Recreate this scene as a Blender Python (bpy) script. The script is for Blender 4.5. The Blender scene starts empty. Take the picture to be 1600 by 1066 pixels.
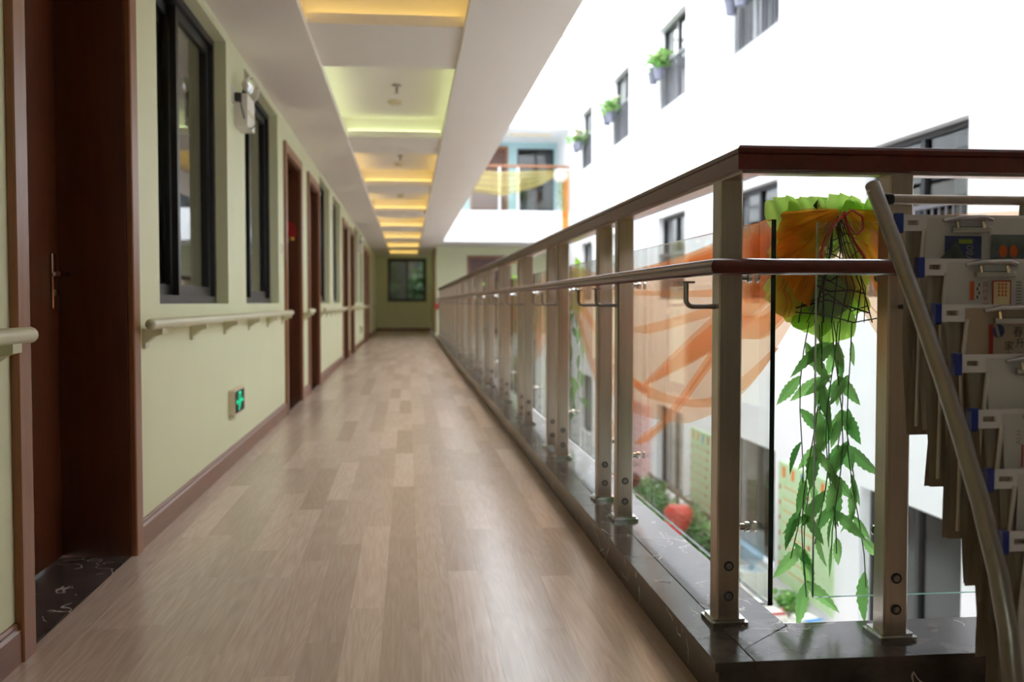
import bpy, bmesh, math, random
from mathutils import Vector, Matrix
random.seed(7)
PI = math.pi
scene = bpy.context.scene
COL = scene.collection

# ------------------------------------------------------------------ camera
H = 0.92
cam_d = bpy.data.cameras.new('camera'); cam = bpy.data.objects.new('camera', cam_d); COL.objects.link(cam)
cam.location = (0, 0, H)
cam.rotation_euler = (PI/2 - math.radians(2.208), 0, -math.radians(5.976))
cam_d.sensor_width = 36.0; cam_d.lens = 36.0*1556/1600
cam_d.clip_start = 0.05; cam_d.clip_end = 200
cam_d.dof.use_dof = True; cam_d.dof.focus_distance = 2.5; cam_d.dof.aperture_fstop = 3.2
scene.camera = cam
# ------------------------------------------------------------------ sky, exposure
w = bpy.data.worlds.new('overcast_sky'); scene.world = w; w.use_nodes = True
bg = w.node_tree.nodes['Background']; bg.inputs[0].default_value = (0.93, 0.965, 1.0, 1); bg.inputs[1].default_value = 1.0
vs = scene.view_settings; vs.view_transform = 'Standard'; vs.look = 'None'; vs.gamma = 1.0; vs.use_curve_mapping = False
vs.exposure = 3.06
cy = scene.cycles
cy.max_bounces = 12; cy.diffuse_bounces = 8; cy.glossy_bounces = 5; cy.transparent_max_bounces = 32; cy.transmission_bounces = 8
cy.use_denoising = True
cy.sample_clamp_indirect = 8.0
cy.caustics_reflective = False; cy.caustics_refractive = False

# ------------------------------------------------------------------ materials
def lin(c):
    return tuple(((v/255)/12.92 if v/255 <= .04045 else ((v/255+.055)/1.055)**2.4) for v in c)
class NT:
    def __init__(s, name):
        s.m = bpy.data.materials.new(name); s.m.use_nodes = True
        s.t = s.m.node_tree; s.n = s.t.nodes; s.l = s.t.links
        s.b = s.n['Principled BSDF']; s.out = s.n['Material Output']
    def add(s, typ, **kw):
        n = s.n.new(typ)
        for k, v in kw.items():
            if k.startswith('i_'): n.inputs[int(k[2:])].default_value = v
            else: setattr(n, k, v)
        return n
    def link(s, a, b): s.l.new(a, b)
    def math(s, op, a, b=None, c=None):
        n = s.n.new('ShaderNodeMath'); n.operation = op
        for i, x in enumerate((a, b, c)):
            if x is None: continue
            if isinstance(x, (int, float)): n.inputs[i].default_value = x
            else: s.l.new(x, n.inputs[i])
        return n.outputs[0]
    def ramp(s, fac, stops):
        n = s.n.new('ShaderNodeValToRGB'); e = n.color_ramp.elements
        while len(e) < len(stops): e.new(.5)
        for el, (p, c) in zip(e, stops): el.position = p; el.color = (*c, 1)
        s.l.new(fac, n.inputs[0]); return n.outputs[0]
    def obj(s, scale=(1, 1, 1)):
        tc = s.n.new('ShaderNodeTexCoord'); mp = s.n.new('ShaderNodeMapping')
        mp.inputs['Scale'].default_value = scale; s.l.new(tc.outputs['Object'], mp.inputs[0]); return mp.outputs[0]
    def noise(s, vec, scale, detail=3, rough=.55, dist=0):
        n = s.n.new('ShaderNodeTexNoise'); n.inputs['Scale'].default_value = scale; n.inputs['Detail'].default_value = detail
        n.inputs['Roughness'].default_value = rough; n.inputs['Distortion'].default_value = dist
        s.l.new(vec, n.inputs['Vector']); return n.outputs['Fac']
    def bump(s, h, strength, dist=.002):
        n = s.n.new('ShaderNodeBump'); n.inputs['Strength'].default_value = strength; n.inputs['Distance'].default_value = dist
        s.l.new(h, n.inputs['Height']); s.l.new(n.outputs[0], s.b.inputs['Normal'])
M = {}
def pm(name, rgb, rough=.5, metal=0, var=.06, scale=6.0, stretch=(1, 1, 1), bump=0, spec=.5, is_lin=False):
    t = NT(name); c = rgb if is_lin else lin(rgb)
    v = t.obj(stretch); n = t.noise(v, scale, 4)
    a = tuple(max(0, x*(1-var)) for x in c); b = tuple(min(1, x*(1+var)) for x in c)
    t.link(t.ramp(n, [(.3, a), (.7, b)]), t.b.inputs['Base Color'])
    t.b.inputs['Roughness'].default_value = rough; t.b.inputs['Metallic'].default_value = metal
    t.b.inputs['Specular IOR Level'].default_value = spec
    if bump: t.bump(t.noise(v, scale*8, 3), bump)
    M[name] = t.m; return t
pm('wall_green', (219, 223, 187), .55, var=.02, scale=2, bump=.05)
pm('ceiling_paint', (240, 235, 228), .7, var=.012, scale=1.5)
pm('wall_white', (240, 241, 243), .7, var=.012, scale=1.5, bump=.04)
pm('wall_blue', (165, 196, 200), .6, var=.02)
pm('door_leaf', (88, 46, 25), .35, var=.22, scale=5, stretch=(6, 6, .6))
pm('casing', (136, 88, 56), .35, var=.16, scale=6, stretch=(8, 8, .5))
pm('baseboard', (120, 76, 50), .35, var=.14, scale=6, stretch=(8, .5, 8))
pm('underlay', (150, 122, 104), .5)
pm('railwood', (84, 30, 24), .22, var=.18, scale=8, stretch=(3, 3, 3), spec=.6)
pm('steel', (180, 167, 152), .30, 1.0, var=.06, scale=14, stretch=(6, 6, .25))
pm('steel_dark', (140, 134, 126), .33, 1.0, var=.06, scale=14)
pm('chrome', (205, 203, 200), .14, 1.0, var=.03)
pm('black_frame', (26, 27, 30), .4, var=.08)
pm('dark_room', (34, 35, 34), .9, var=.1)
pm('rubber', (14, 14, 14), .6)
pm('vinyl_rail', (205, 203, 172), .38, var=.02)
pm('white_plastic', (226, 224, 218), .4, var=.02)
pm('cream_plastic', (212, 200, 172), .45, var=.03)
pm('blue_plastic', (28, 44, 122), .4, var=.05)
pm('grey_tile', (224, 224, 220), .35, var=.04)
pm('curtain', (176, 174, 168), .85, var=.08, scale=8)
pm('grille', (98, 98, 104), .5, var=.05)
pm('pot', (112, 114, 130), .5, var=.08)
pm('red_cloth', (170, 24, 30), .6, var=.1)
pm('red_box', (176, 62, 34), .5, var=.08)
pm('bar_plastic', (206, 200, 200), .4, var=.02)
pm('paper', (192, 187, 181), .85, var=.04, scale=10)
pm('paper_edge', (150, 140, 124), .9, var=.22, scale=60, stretch=(1, 1, .02))
pm('newsbrown', (166, 146, 126), .85, var=.04)
pm('ink_blue', (52, 56, 92), .8); pm('ink_dark', (38, 36, 36), .85); pm('ink_green', (128, 146, 50), .8)
pm('ink_red', (158, 42, 40), .8); pm('ink_orange', (188, 84, 34), .8); pm('ink_grey', (134, 130, 126), .85)
pm('ink_photo', (84, 92, 88), .8, var=.5, scale=25); pm('ink_yellow', (214, 196, 150), .8); pm('ink_pink', (222, 170, 178), .8)
pm('ink_brown', (66, 30, 26), .8, var=.4, scale=40)
pm('poster_line', (206, 214, 190), .7)
pm('poster_green', (186, 214, 166), .7, var=.05, scale=9); pm('poster_orange', (226, 128, 56), .7); pm('poster_pink', (230, 180, 186), .7, var=.08)
pm('poster_red', (178, 44, 44), .7); pm('poster_blue', (60, 130, 190), .7)
pm('stem', (62, 92, 44), .6, var=.15)
pm('bark', (86, 62, 44), .8, var=.25, scale=12)
pm('net', (16, 17, 15), .7)
pm('strawberry', (196, 48, 40), .5, var=.12, scale=10); pm('seed', (226, 186, 110), .6)
pm('basket', (98, 44, 40), .7, var=.25, scale=30)
pm('wood_light', (214, 160, 108), .5, var=.15, scale=5, stretch=(1, 6, 6))
pm('table_orange', (238, 176, 120), .5, var=.06)
pm('silver_paint', (190, 190, 188), .4, .6)
pm('yellow_paint', (226, 180, 60), .5)

def leafmat(name, c1, c2, trans=.45):
    t = NT(name); oi = t.add('ShaderNodeObjectInfo'); gi = t.add('ShaderNodeNewGeometry')
    r = t.math('FRACT', t.math('ADD', oi.outputs['Random'], gi.outputs['Random Per Island']))
    c = t.ramp(r, [(0, lin(c1)), (1, lin(c2))])
    t.link(c, t.b.inputs['Base Color']); t.b.inputs['Roughness'].default_value = .55
    tr = t.add('ShaderNodeBsdfTranslucent'); t.link(c, tr.inputs[0])
    mx = t.add('ShaderNodeMixShader', i_0=trans); t.link(t.b.outputs[0], mx.inputs[1]); t.link(tr.outputs[0], mx.inputs[2])
    t.link(mx.outputs[0], t.out.inputs[0]); M[name] = t.m
leafmat('leaf', (84, 150, 70), (150, 204, 118), .55)
leafmat('leaf_dark', (64, 112, 60), (130, 176, 104), .35)
leafmat('leaf_tree', (34, 60, 30), (78, 108, 56), .25)
leafmat('petal', (150, 206, 70), (196, 234, 116), .5)
leafmat('petal_white', (238, 226, 214), (250, 244, 238), .4)
leafmat('petal_pink', (240, 196, 196), (250, 226, 222), .4)
leafmat('plant_leaf', (92, 150, 66), (160, 196, 120), .4)

def sheer(name, rgb, fac, tint):
    t = NT(name); c = lin(rgb)
    d = t.add('ShaderNodeBsdfDiffuse'); tl = t.add('ShaderNodeBsdfTranslucent'); tp = t.add('ShaderNodeBsdfTransparent'); tp.inputs[0].default_value = (*tint, 1)
    n = t.noise(t.obj((1, 1, 1)), 7, 3); col = t.ramp(n, [(.3, tuple(x*.9 for x in c)), (.7, c)])
    t.link(col, d.inputs[0]); t.link(col, tl.inputs[0])
    m1 = t.add('ShaderNodeMixShader', i_0=.65); t.link(d.outputs[0], m1.inputs[1]); t.link(tl.outputs[0], m1.inputs[2])
    m2 = t.add('ShaderNodeMixShader', i_0=fac); t.link(tp.outputs[0], m2.inputs[1]); t.link(m1.outputs[0], m2.inputs[2])
    t.link(m2.outputs[0], t.out.inputs[0]); M[name] = t.m
sheer('tulle_orange', (255, 156, 84), .26, (1.0, .77, .58))
sheer('tulle_yellow', (255, 236, 156), .32, (1.0, .95, .78))
sheer('tulle_amber', (240, 150, 50), .55, (1.0, .72, .42))

def glass(name, tint, ior=1.5, rough=0.0, haze=0.0):
    t = NT(name); tp = t.add('ShaderNodeBsdfTransparent'); tp.inputs[0].default_value = (*tint, 1)
    g = t.add('ShaderNodeBsdfGlossy'); g.inputs['Roughness'].default_value = rough; g.inputs['Color'].default_value = (1, 1, 1, 1)
    lw = t.add('ShaderNodeLayerWeight'); lw.inputs[0].default_value = .5
    f0 = ((ior-1)/(ior+1))**2
    fr = t.math('ADD', t.math('MULTIPLY', t.math('POWER', lw.outputs['Facing'], 5.0), 1-f0), f0)
    mx = t.add('ShaderNodeMixShader'); t.link(fr, mx.inputs[0]); t.link(tp.outputs[0], mx.inputs[1]); t.link(g.outputs[0], mx.inputs[2])
    last = mx
    if haze:
        df = t.add('ShaderNodeBsdfDiffuse'); df.inputs[0].default_value = (.8, .82, .8, 1)
        m3 = t.add('ShaderNodeMixShader', i_0=haze); t.link(last.outputs[0], m3.inputs[1]); t.link(df.outputs[0], m3.inputs[2]); last = m3
    t.link(last.outputs[0], t.out.inputs[0]); M[name] = t.m
glass('pane_glass', (.95, .975, .96), 1.4)
glass('window_glass', (.62, .66, .66), 1.55)
glass('frosted', (.5, .53, .5), 1.5, .25, .12)
glass('blue_water', (.74, .86, .95), 1.35, 0, .10)
pm('glass_edge', (16, 38, 34), .15, var=.1, spec=.6)

def emit(name, rgb, s):
    t = NT(name); e = t.add('ShaderNodeEmission'); e.inputs[0].default_value = (*lin(rgb), 1); e.inputs[1].default_value = s
    t.link(e.outputs[0], t.out.inputs[0]); M[name] = t.m
emit('led_yellow', (255, 216, 116), .38)
emit('led_green', (234, 255, 184), .40)
emit('exit_green', (50, 240, 170), .16)

def plank_material():
    t = NT('plank'); oi = t.add('ShaderNodeObjectInfo'); gi = t.add('ShaderNodeNewGeometry')
    r = t.math('FRACT', t.math('ADD', oi.outputs['Random'], gi.outputs['Random Per Island']))
    off = t.add('ShaderNodeCombineXYZ'); t.link(t.math('MULTIPLY', r, 37.0), off.inputs[0]); t.link(t.math('MULTIPLY', r, 91.0), off.inputs[1])
    tc = t.add('ShaderNodeTexCoord'); va = t.add('ShaderNodeVectorMath'); va.operation = 'ADD'
    t.link(tc.outputs['Object'], va.inputs[0]); t.link(off.outputs[0], va.inputs[1])
    mp = t.add('ShaderNodeMapping'); mp.inputs['Scale'].default_value = (9, .75, 1); t.link(va.outputs[0], mp.inputs[0])
    big = t.noise(mp.outputs[0], 1.0, 2, .5, .3)
    rings = t.math('SINE', t.math('MULTIPLY', big, 80.0))
    mp2 = t.add('ShaderNodeMapping'); mp2.inputs['Scale'].default_value = (130, 5, 1); t.link(va.outputs[0], mp2.inputs[0])
    fine = t.noise(mp2.outputs[0], 1.0, 3)
    g = t.math('ADD', t.math('MULTIPLY', rings, .06), t.math('MULTIPLY', fine, .62))
    col = t.ramp(g, [(.1, lin((190, 167, 152))), (.5, lin((212, 192, 178)))])
    tone = t.ramp(r, [(0, (.70, .675, .65)), (.35, (.80, .78, .76)), (.7, (.88, .865, .85)), (1, (1.0, .99, .985))])
    mx = t.add('ShaderNodeMix', data_type='RGBA', blend_type='MULTIPLY'); mx.inputs[0].default_value = 1
    t.link(col, mx.inputs[6]); t.link(tone, mx.inputs[7]); t.link(mx.outputs[2], t.b.inputs['Base Color'])
    t.b.inputs['Roughness'].default_value = .255
    t.bump(rings, .06, .0005); M['plank'] = t.m
plank_material()
def marble_material():
    t = NT('marble'); v = t.obj((1, 1, 1)); n = t.noise(v, 9, 5)
    base = t.ramp(n, [(.3, lin((50, 44, 42))), (.7, lin((88, 80, 77)))])
    va = t.add('ShaderNodeVectorMath'); va.operation = 'ADD'; nz = t.add('ShaderNodeTexNoise'); nz.inputs['Scale'].default_value = 5; t.link(v, nz.inputs['Vector'])
    sc = t.add('ShaderNodeVectorMath'); sc.operation = 'SCALE'; sc.inputs['Scale'].default_value = .5; t.link(nz.outputs['Color'], sc.inputs[0])
    t.link(v, va.inputs[0]); t.link(sc.outputs[0], va.inputs[1])
    vo = t.add('ShaderNodeTexVoronoi', feature='DISTANCE_TO_EDGE'); vo.inputs['Scale'].default_value = 3.4; t.link(va.outputs[0], vo.inputs['Vector'])
    vein = t.math('LESS_THAN', vo.outputs['Distance'], .008)
    keep = t.math('GREATER_THAN', t.noise(v, 4.0, 2), .49)
    f = t.math('MULTIPLY', vein, keep)
    mx = t.add('ShaderNodeMix', data_type='RGBA'); t.link(t.math('MULTIPLY', f, .75), mx.inputs[0]); t.link(base, mx.inputs[6]); mx.inputs[7].default_value = (*lin((196, 188, 182)), 1)
    t.link(mx.outputs[2], t.b.inputs['Base Color']); t.b.inputs['Roughness'].default_value = .17; t.b.inputs['Specular IOR Level'].default_value = .22; M['marble'] = t.m
marble_material()

# ------------------------------------------------------------------ mesh helpers
class MB:
    def __init__(s): s.v = []; s.f = []; s.mi = []; s.cur = 0
    def face(s, pts):
        i = len(s.v); s.v += [tuple(p) for p in pts]; s.f.append(tuple(range(i, i+len(pts)))); s.mi.append(s.cur)
    def box(s, x0, x1, y0, y1, z0, z1):
        i = len(s.v)
        s.v += [(x, y, z) for z in (z0, z1) for y in (y0, y1) for x in (x0, x1)]
        for q in ((0, 2, 3, 1), (4, 5, 7, 6), (0, 1, 5, 4), (2, 6, 7, 3), (0, 4, 6, 2), (1, 3, 7, 5)):
            s.f.append(tuple(i+k for k in q)); s.mi.append(s.cur)
        return s
    def bbox(s, x0, x1, y0, y1, z0, z1, b=.003, axis='z'):
        """box with chamfered long edges along an axis"""
        def prof(a0, a1, c0, c1): return [(a0+b, c0), (a1-b, c0), (a1, c0+b), (a1, c1-b), (a1-b, c1), (a0+b, c1), (a0, c1-b), (a0, c0+b)]
        if axis == 'z': s.prism([(p[0], p[1], z0) for p in prof(x0, x1, y0, y1)], (0, 0, z1-z0))
        elif axis == 'y': s.prism([(p[0], y0, p[1]) for p in prof(x0, x1, z0, z1)][::-1], (0, y1-y0, 0))
        else: s.prism([(x0, p[0], p[1]) for p in prof(y0, y1, z0, z1)], (x1-x0, 0, 0))
        return s
    def prism(s, base, d):
        n = len(base); i = len(s.v); d = Vector(d)
        s.v += [tuple(p) for p in base] + [tuple(Vector(p)+d) for p in base]
        s.f.append(tuple(i+k for k in reversed(range(n)))); s.mi.append(s.cur)
        s.f.append(tuple(i+n+k for k in range(n))); s.mi.append(s.cur)
        for k in range(n):
            k2 = (k+1) % n; s.f.append((i+k, i+k2, i+n+k2, i+n+k)); s.mi.append(s.cur)
        return s
    def tube(s, pts, r, n=8, caps=True, flat=1.0):
        pts = [Vector(p) for p in pts]; rs = r if isinstance(r, (list, tuple)) else [r]*len(pts)
        i0 = len(s.v); up = None
        for k, p in enumerate(pts):
            if k == 0: t = pts[1]-p
            elif k == len(pts)-1: t = p-pts[k-1]
            else: t = (pts[k+1]-p).normalized()+(p-pts[k-1]).normalized()
            t.normalize()
            if up is None: up = Vector((0, 0, 1)) if abs(t.z) < .9 else Vector((1, 0, 0))
            a = t.cross(up).normalized(); b = a.cross(t).normalized(); up = b
            for q in range(n):
                an = 2*PI*q/n; s.v.append(tuple(p+a*math.cos(an)*rs[k]+b*math.sin(an)*rs[k]*flat))
        for k in range(len(pts)-1):
            for q in range(n):
                q2 = (q+1) % n; a = i0+k*n
                s.f.append((a+q, a+q2, a+n+q2, a+n+q)); s.mi.append(s.cur)
        if caps:
            s.f.append(tuple(i0+q for q in reversed(range(n)))); s.mi.append(s.cur)
            e = i0+(len(pts)-1)*n; s.f.append(tuple(e+q for q in range(n))); s.mi.append(s.cur)
        return s
    def lathe(s, prof, n=16, c=(0, 0, 0), axis='z'):
        i0 = len(s.v); c = Vector(c)
        for (r, h) in prof:
            for q in range(n):
                a = 2*PI*q/n; x, y = r*math.cos(a), r*math.sin(a)
                p = {'z': (x, y, h), 'x': (h, x, y), 'y': (y, h, x)}[axis]; s.v.append(tuple(c+Vector(p)))
        for k in range(len(prof)-1):
            for q in range(n):
                q2 = (q+1) % n; a = i0+k*n; s.f.append((a+q, a+q2, a+n+q2, a+n+q)); s.mi.append(s.cur)
        for k, rev in ((0, True), (len(prof)-1, False)):
            if prof[k][0] > 1e-5:
                r = range(n); s.f.append(tuple(i0+k*n+q for q in (reversed(r) if rev else r))); s.mi.append(s.cur)
        return s
    def grid(s, fn, nu, nv):
        i0 = len(s.v)
        for a in range(nu+1):
            for b in range(nv+1): s.v.append(tuple(fn(a/nu, b/nv)))
        for a in range(nu):
            for b in range(nv):
                k = i0+a*(nv+1)+b; s.f.append((k, k+1, k+nv+2, k+nv+1)); s.mi.append(s.cur)
        return s
    def sweep(s, prof, path):
        """profile (offset to the left of travel, z) swept along a horizontal path with mitred corners"""
        P = [Vector((p[0], p[1])) for p in path]; i0 = len(s.v); n = len(prof)
        for k, p in enumerate(P):
            d1 = (P[k]-P[k-1]).normalized() if k > 0 else None; d2 = (P[k+1]-P[k]).normalized() if k < len(P)-1 else None
            if d1 is None: m = Vector((-d2.y, d2.x))
            elif d2 is None: m = Vector((-d1.y, d1.x))
            else:
                n1 = Vector((-d1.y, d1.x)); n2 = Vector((-d2.y, d2.x)); m = (n1+n2)/(1+n1.dot(n2))
            for (o, z) in prof: s.v.append((p.x+m.x*o, p.y+m.y*o, z))
        for k in range(len(P)-1):
            for q in range(n):
                q2 = (q+1) % n; a = i0+k*n; s.f.append((a+q, a+n+q, a+n+q2, a+q2)); s.mi.append(s.cur)
        s.f.append(tuple(i0+q for q in range(n))); s.mi.append(s.cur)
        e = i0+(len(P)-1)*n; s.f.append(tuple(e+q for q in reversed(range(n)))); s.mi.append(s.cur)
        return s
    def mesh(s, name, mats, smooth=False, angle=35):
        me = bpy.data.meshes.new(name); me.from_pydata(s.v, [], s.f)
        mats = mats if isinstance(mats, (list, tuple)) else [mats]
        for m in mats: me.materials.append(M[m])
        if len(mats) > 1: me.polygons.foreach_set('material_index', s.mi)
        bm = bmesh.new(); bm.from_mesh(me); bmesh.ops.recalc_face_normals(bm, faces=bm.faces); bm.to_mesh(me); bm.free()
        if smooth:
            me.polygons.foreach_set('use_smooth', [True]*len(me.polygons))
            try: me.set_sharp_from_angle(angle=math.radians(angle))
            except Exception: pass
        me.update(); return me
    def build(s, name, mats, parent=None, smooth=False, loc=None, angle=35):
        return link(name, s.mesh(name, mats, smooth, angle), parent, loc)
def link(name, me, parent=None, loc=None, rot=None, sc=None):
    o = bpy.data.objects.new(name, me); COL.objects.link(o)
    if parent: o.parent = parent
    if loc: o.location = loc
    if rot: o.rotation_euler = rot
    if sc: o.scale = sc if isinstance(sc, (tuple, list)) else (sc, sc, sc)
    return o
def tag(o, label, cat, group=None, kind=None):
    o['label'] = label; o['category'] = cat
    if group: o['group'] = group
    if kind: o['kind'] = kind
    return o
def thing(name, label, cat, loc=(0, 0, 0), group=None, kind=None, rotz=0):
    o = link(name, None, None, loc); o.rotation_euler = (0, 0, rotz); o.empty_display_size = .1
    return tag(o, label, cat, group, kind)
def copy_tree(o, parent=None):
    c = o.copy(); COL.objects.link(c); c.parent = parent
    for ch in list(o.children): copy_tree(ch, c)
    return c
def struct(o, label, cat): return tag(o, label, cat, kind='structure')

def wall_holes(mb, axis, p0, p1, a0, a1, z0, z1, holes):
    """solid wall between planes p0,p1 (along axis) with rectangular holes (a0,a1,z0,z1)"""
    A = sorted({a0, a1, *[h[0] for h in holes], *[h[1] for h in holes]}); A = [a for a in A if a0 <= a <= a1]
    Z = sorted({z0, z1, *[h[2] for h in holes], *[h[3] for h in holes]}); Z = [z for z in Z if z0 <= z <= z1]
    def solid(i, j):
        if i < 0 or j < 0 or i >= len(A)-1 or j >= len(Z)-1: return False
        ca, cz = (A[i]+A[i+1])/2, (Z[j]+Z[j+1])/2
        return not any(h[0] < ca < h[1] and h[2] < cz < h[3] for h in holes)
    def pt(p, a, z): return (p, a, z) if axis == 'x' else (a, p, z)
    for i in range(len(A)-1):
        for j in range(len(Z)-1):
            if not solid(i, j): continue
            b0, b1, c0, c1 = A[i], A[i+1], Z[j], Z[j+1]
            for p in (p0, p1): mb.face([pt(p, b0, c0), pt(p, b1, c0), pt(p, b1, c1), pt(p, b0, c1)])
            for (di, dj, e) in ((-1, 0, ((b0, c0), (b0, c1))), (1, 0, ((b1, c0), (b1, c1))), (0, -1, ((b0, c0), (b1, c0))), (0, 1, ((b0, c1), (b1, c1)))):
                if not solid(i+di, j+dj):
                    (u0, v0), (u1, v1) = e; mb.face([pt(p0, u0, v0), pt(p0, u1, v1), pt(p1, u1, v1), pt(p1, u0, v0)])
def weld(o):
    bm = bmesh.new(); bm.from_mesh(o.data); bmesh.ops.remove_doubles(bm, verts=bm.verts, dist=1e-4)
    bmesh.ops.recalc_face_normals(bm, faces=bm.faces); bm.to_mesh(o.data); bm.free(); return o

# ------------------------------------------------------------------ key dimensions
XL = -1.0          # corridor wall
XK0, XK1 = .685, .943   # marble kerb along the atrium
YK0, YK1 = 2.150, 2.403 # marble kerb across
ZK = .11
XW = 4.1           # white wall across the atrium
YF = 25.0          # far gallery edge
YG = 27.3          # far green wall
YE = 32.4          # corridor end
ZC = 2.42          # corridor ceiling
FL = 3.05          # storey height

# ================================================================== STRUCTURE
# ---- floor
fm = MB()
fm.box(XL-.35, XK0, -4, YE+.2, -.45, -.004); fm.box(XK0, XW, -4, YK0, -.45, -.004); fm.box(XK0, XW, YF+.12, YG+.2, -.45, -.004)
fm.box(XK0, XK1-.015, YK0, YF+.12, -.45, 0.0); fm.box(XK1-.015, XW, YK0, YK1-.015, -.45, 0.0)
floor = struct(fm.build('floor', 'underlay'), 'pale oak plank corridor floor running away between green wall and railing', 'floor')
PWD, PLN = .1028, 1.105
offs = {-5: .426, -4: .045, -3: .255, -2: .49, -1: .785, 0: .56, 1: .92, 2: .07, 3: .695, 4: .545, 5: 1.08, 6: .685}
planks = []
rr = random.Random(3)
nx0 = math.floor((XL-.029)/PWD)
def add_planks(ix0, ix1, y0, y1, xmin, xmax):
    for ix in range(ix0, ix1):
        xa = .029+(ix-1)*PWD; xb = xa+PWD
        o = offs.get(ix, rr.random()*PLN)
        k = math.floor((y0-o)/PLN)
        while o+k*PLN < y1:
            ya, yb = max(y0, o+k*PLN), min(y1, o+(k+1)*PLN); k += 1
            xa2, xb2 = max(xa, xmin), min(xb, xmax)
            if xb2-xa2 > .004 and yb-ya > .01: planks.append((xa2, xb2, ya, yb))
add_planks(nx0, nx0+19, 1.6, YE, XL, XK0)
far_p = []
near = sorted(planks, key=lambda p: p[2])
near, far_p = near[:300], near[300:]
planks = []
add_planks(nx0, nx0+19, -2.0, 1.6, XL, XK0); add_planks(nx0+16, nx0+52, -2.0, YK0, XK0, XW)
far_p += planks
cache = {}
for (xa, xb, ya, yb) in near:
    key = (round(xb-xa, 4), round(yb-ya, 4))
    if key not in cache:
        g = .00004; hx, hy = (xb-xa)/2-g, (yb-ya)/2-g; e = .00018
        mb = MB(); i = 0
        mb.v = [(-hx, -hy, -.004), (hx, -hy, -.004), (hx, hy, -.004), (-hx, hy, -.004), (-hx, -hy, -e), (hx, -hy, -e), (hx, hy, -e), (-hx, hy, -e),
                (-hx+e, -hy+e, 0), (hx-e, -hy+e, 0), (hx-e, hy-e, 0), (-hx+e, hy-e, 0)]
        mb.f = [(8, 9, 10, 11)] + [(a, b, b+4, a+4) for o in (0, 4) for a, b in ((o, o+1), (o+1, o+2), (o+2, o+3), (o+3, o))]
        mb.mi = [0]*len(mb.f)
        cache[key] = mb.mesh('plank', 'plank')
    link('plank', cache[key], floor, ((xa+xb)/2, (ya+yb)/2, 0))
mb = MB()
for (xa, xb, ya, yb) in far_p: mb.box(xa+.0004, xb-.0004, ya+.0004, yb-.0004, -.004, 0)
o = mb.build('planks', 'plank', floor); o['kind'] = 'stuff'

# ---- ground floor, outside ground
struct(MB().box(-3.5, XW+.3, -4, 36, -FL-.2, -FL).build('floor_ground', 'grey_tile'), 'light tiled ground floor at the bottom of the atrium', 'floor')

# ---- left wall with door and window openings
DOORS = [(2.63, 3.79), (8.28, 9.56), (10.19, 11.43), (15.6, 16.9), (17.5, 18.75), (23.1, 24.35), (25.0, 26.25)]
WINS = [(4.17, 5.73), (6.35, 7.93), (11.62, 13.05), (13.68, 15.1), (19.0, 20.45), (21.05, 22.5)]
CW = .085
holes = [(a+CW-.01, b-CW+.01, -.01, 2.155) for a, b in DOORS]+[(a, b, .915, 2.37) for a, b in WINS]
mb = MB(); wall_holes(mb, 'x', XL, XL-.28, -4, YE, -.0, ZC+.3, holes)
weld(struct(mb.build('wall_left', 'wall_green'), 'pale green corridor wall with brown doors and dark windows', 'wall'))
# ---- ceiling with coffers
cm = MB()
cm.box(XL, -.545, -4, YE, ZC, ZC+.055); cm.box(XL, -.66, -4, YE, ZC+.055, 2.70)
cm.box(.318, .875, -4, YE, ZC, ZC+.055); cm.box(.43, .875, -4, YE, ZC+.055, 2.70)
cm.box(XL, .875, -4, YE, 2.64, 2.70)
COF = []
ZB = ZC+.03
for k in range(-2, 8):
    e1 = 5.60+3.76*k; e0 = e1-2.76; COF.append((e0, e1))
    ya, yb = e1, e1+1.0
    yb = min(yb, YE)
    if ya < YE:
        cm.box(-.545, .318, ya, yb, ZB, ZB+.06); cm.box(-.66, .43, ya+.1, max(yb-.1, ya+.15), ZB+.06, 2.64)
ceil = struct(cm.build('ceiling', 'ceiling_paint'), 'white corridor ceiling with a row of lit recessed coffers', 'ceiling')
for k, (e0, e1) in enumerate(COF):
    if e1 > YE or e0 < -4: continue
    t = thing('cove_light', 'warm yellow strip light hidden in a ceiling coffer', 'strip light', (0, (e0+e1)/2, ZC+.06), 'cove lights in the corridor coffers')
    if k == 3: t['label'] = 'greenish white strip light hidden in the ledge of the second coffer in view'
    if k < 2: t['label'] = 'warm yellow strip light in the coffer overhead, behind the camera'
    if k in (2, 4, 5, 6, 7, 8, 9):
        t['label'] = 'warm yellow strip light hidden in the ' + {2: 'nearest', 4: 'third', 5: 'fourth', 6: 'fifth', 7: 'sixth', 8: 'seventh', 9: 'farthest'}[k] + ' ceiling coffer'
    em = 'led_green' if k == 3 else 'led_yellow'
    L = (e1-e0)/2
    for (x0, x1, y0, y1) in ((.345, .375, -L, L), (-.61, -.58, -L, L)):
        MB().bbox(x0, x1, y0, y1, .0, .012, .003, 'y').build('led_strip', em, t)
    MB().bbox(-.54, .31, L+.045, L+.07, .032, .044, .003, 'x').build('led_strip', em, t)
    MB().bbox(-.54, .31, -L-.07, -L-.045, .032, .044, .003, 'x').build('led_strip', em, t)
# ---- slabs above the corridor, upper gallery block, roof, added shading canopy
ub = MB()
ub.box(XL-.28, .875, -4, YE, 2.70, FL); ub.box(XL-.28, XL, -4, YE, FL, 6.3)
ub.box(XL, 1.0, -4, YE, 5.35, 6.3); ub.box(.80, .94, YK0, YF, FL, FL+.18)
ub.box(.875, XW, -4, 2.1, ZC, FL); ub.box(.875, XW, 2.1, 3.4, ZC+.2, FL); ub.box(.875, XW, 3.25, 3.4, FL, 6.3)  # last two boxes: unseen canopy added to shade the near white wall
struct(ub.build('ceiling_upper', 'wall_white'), 'white storey slabs and roof edge above the corridor, with an added unseen shading canopy', 'ceiling')
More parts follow.
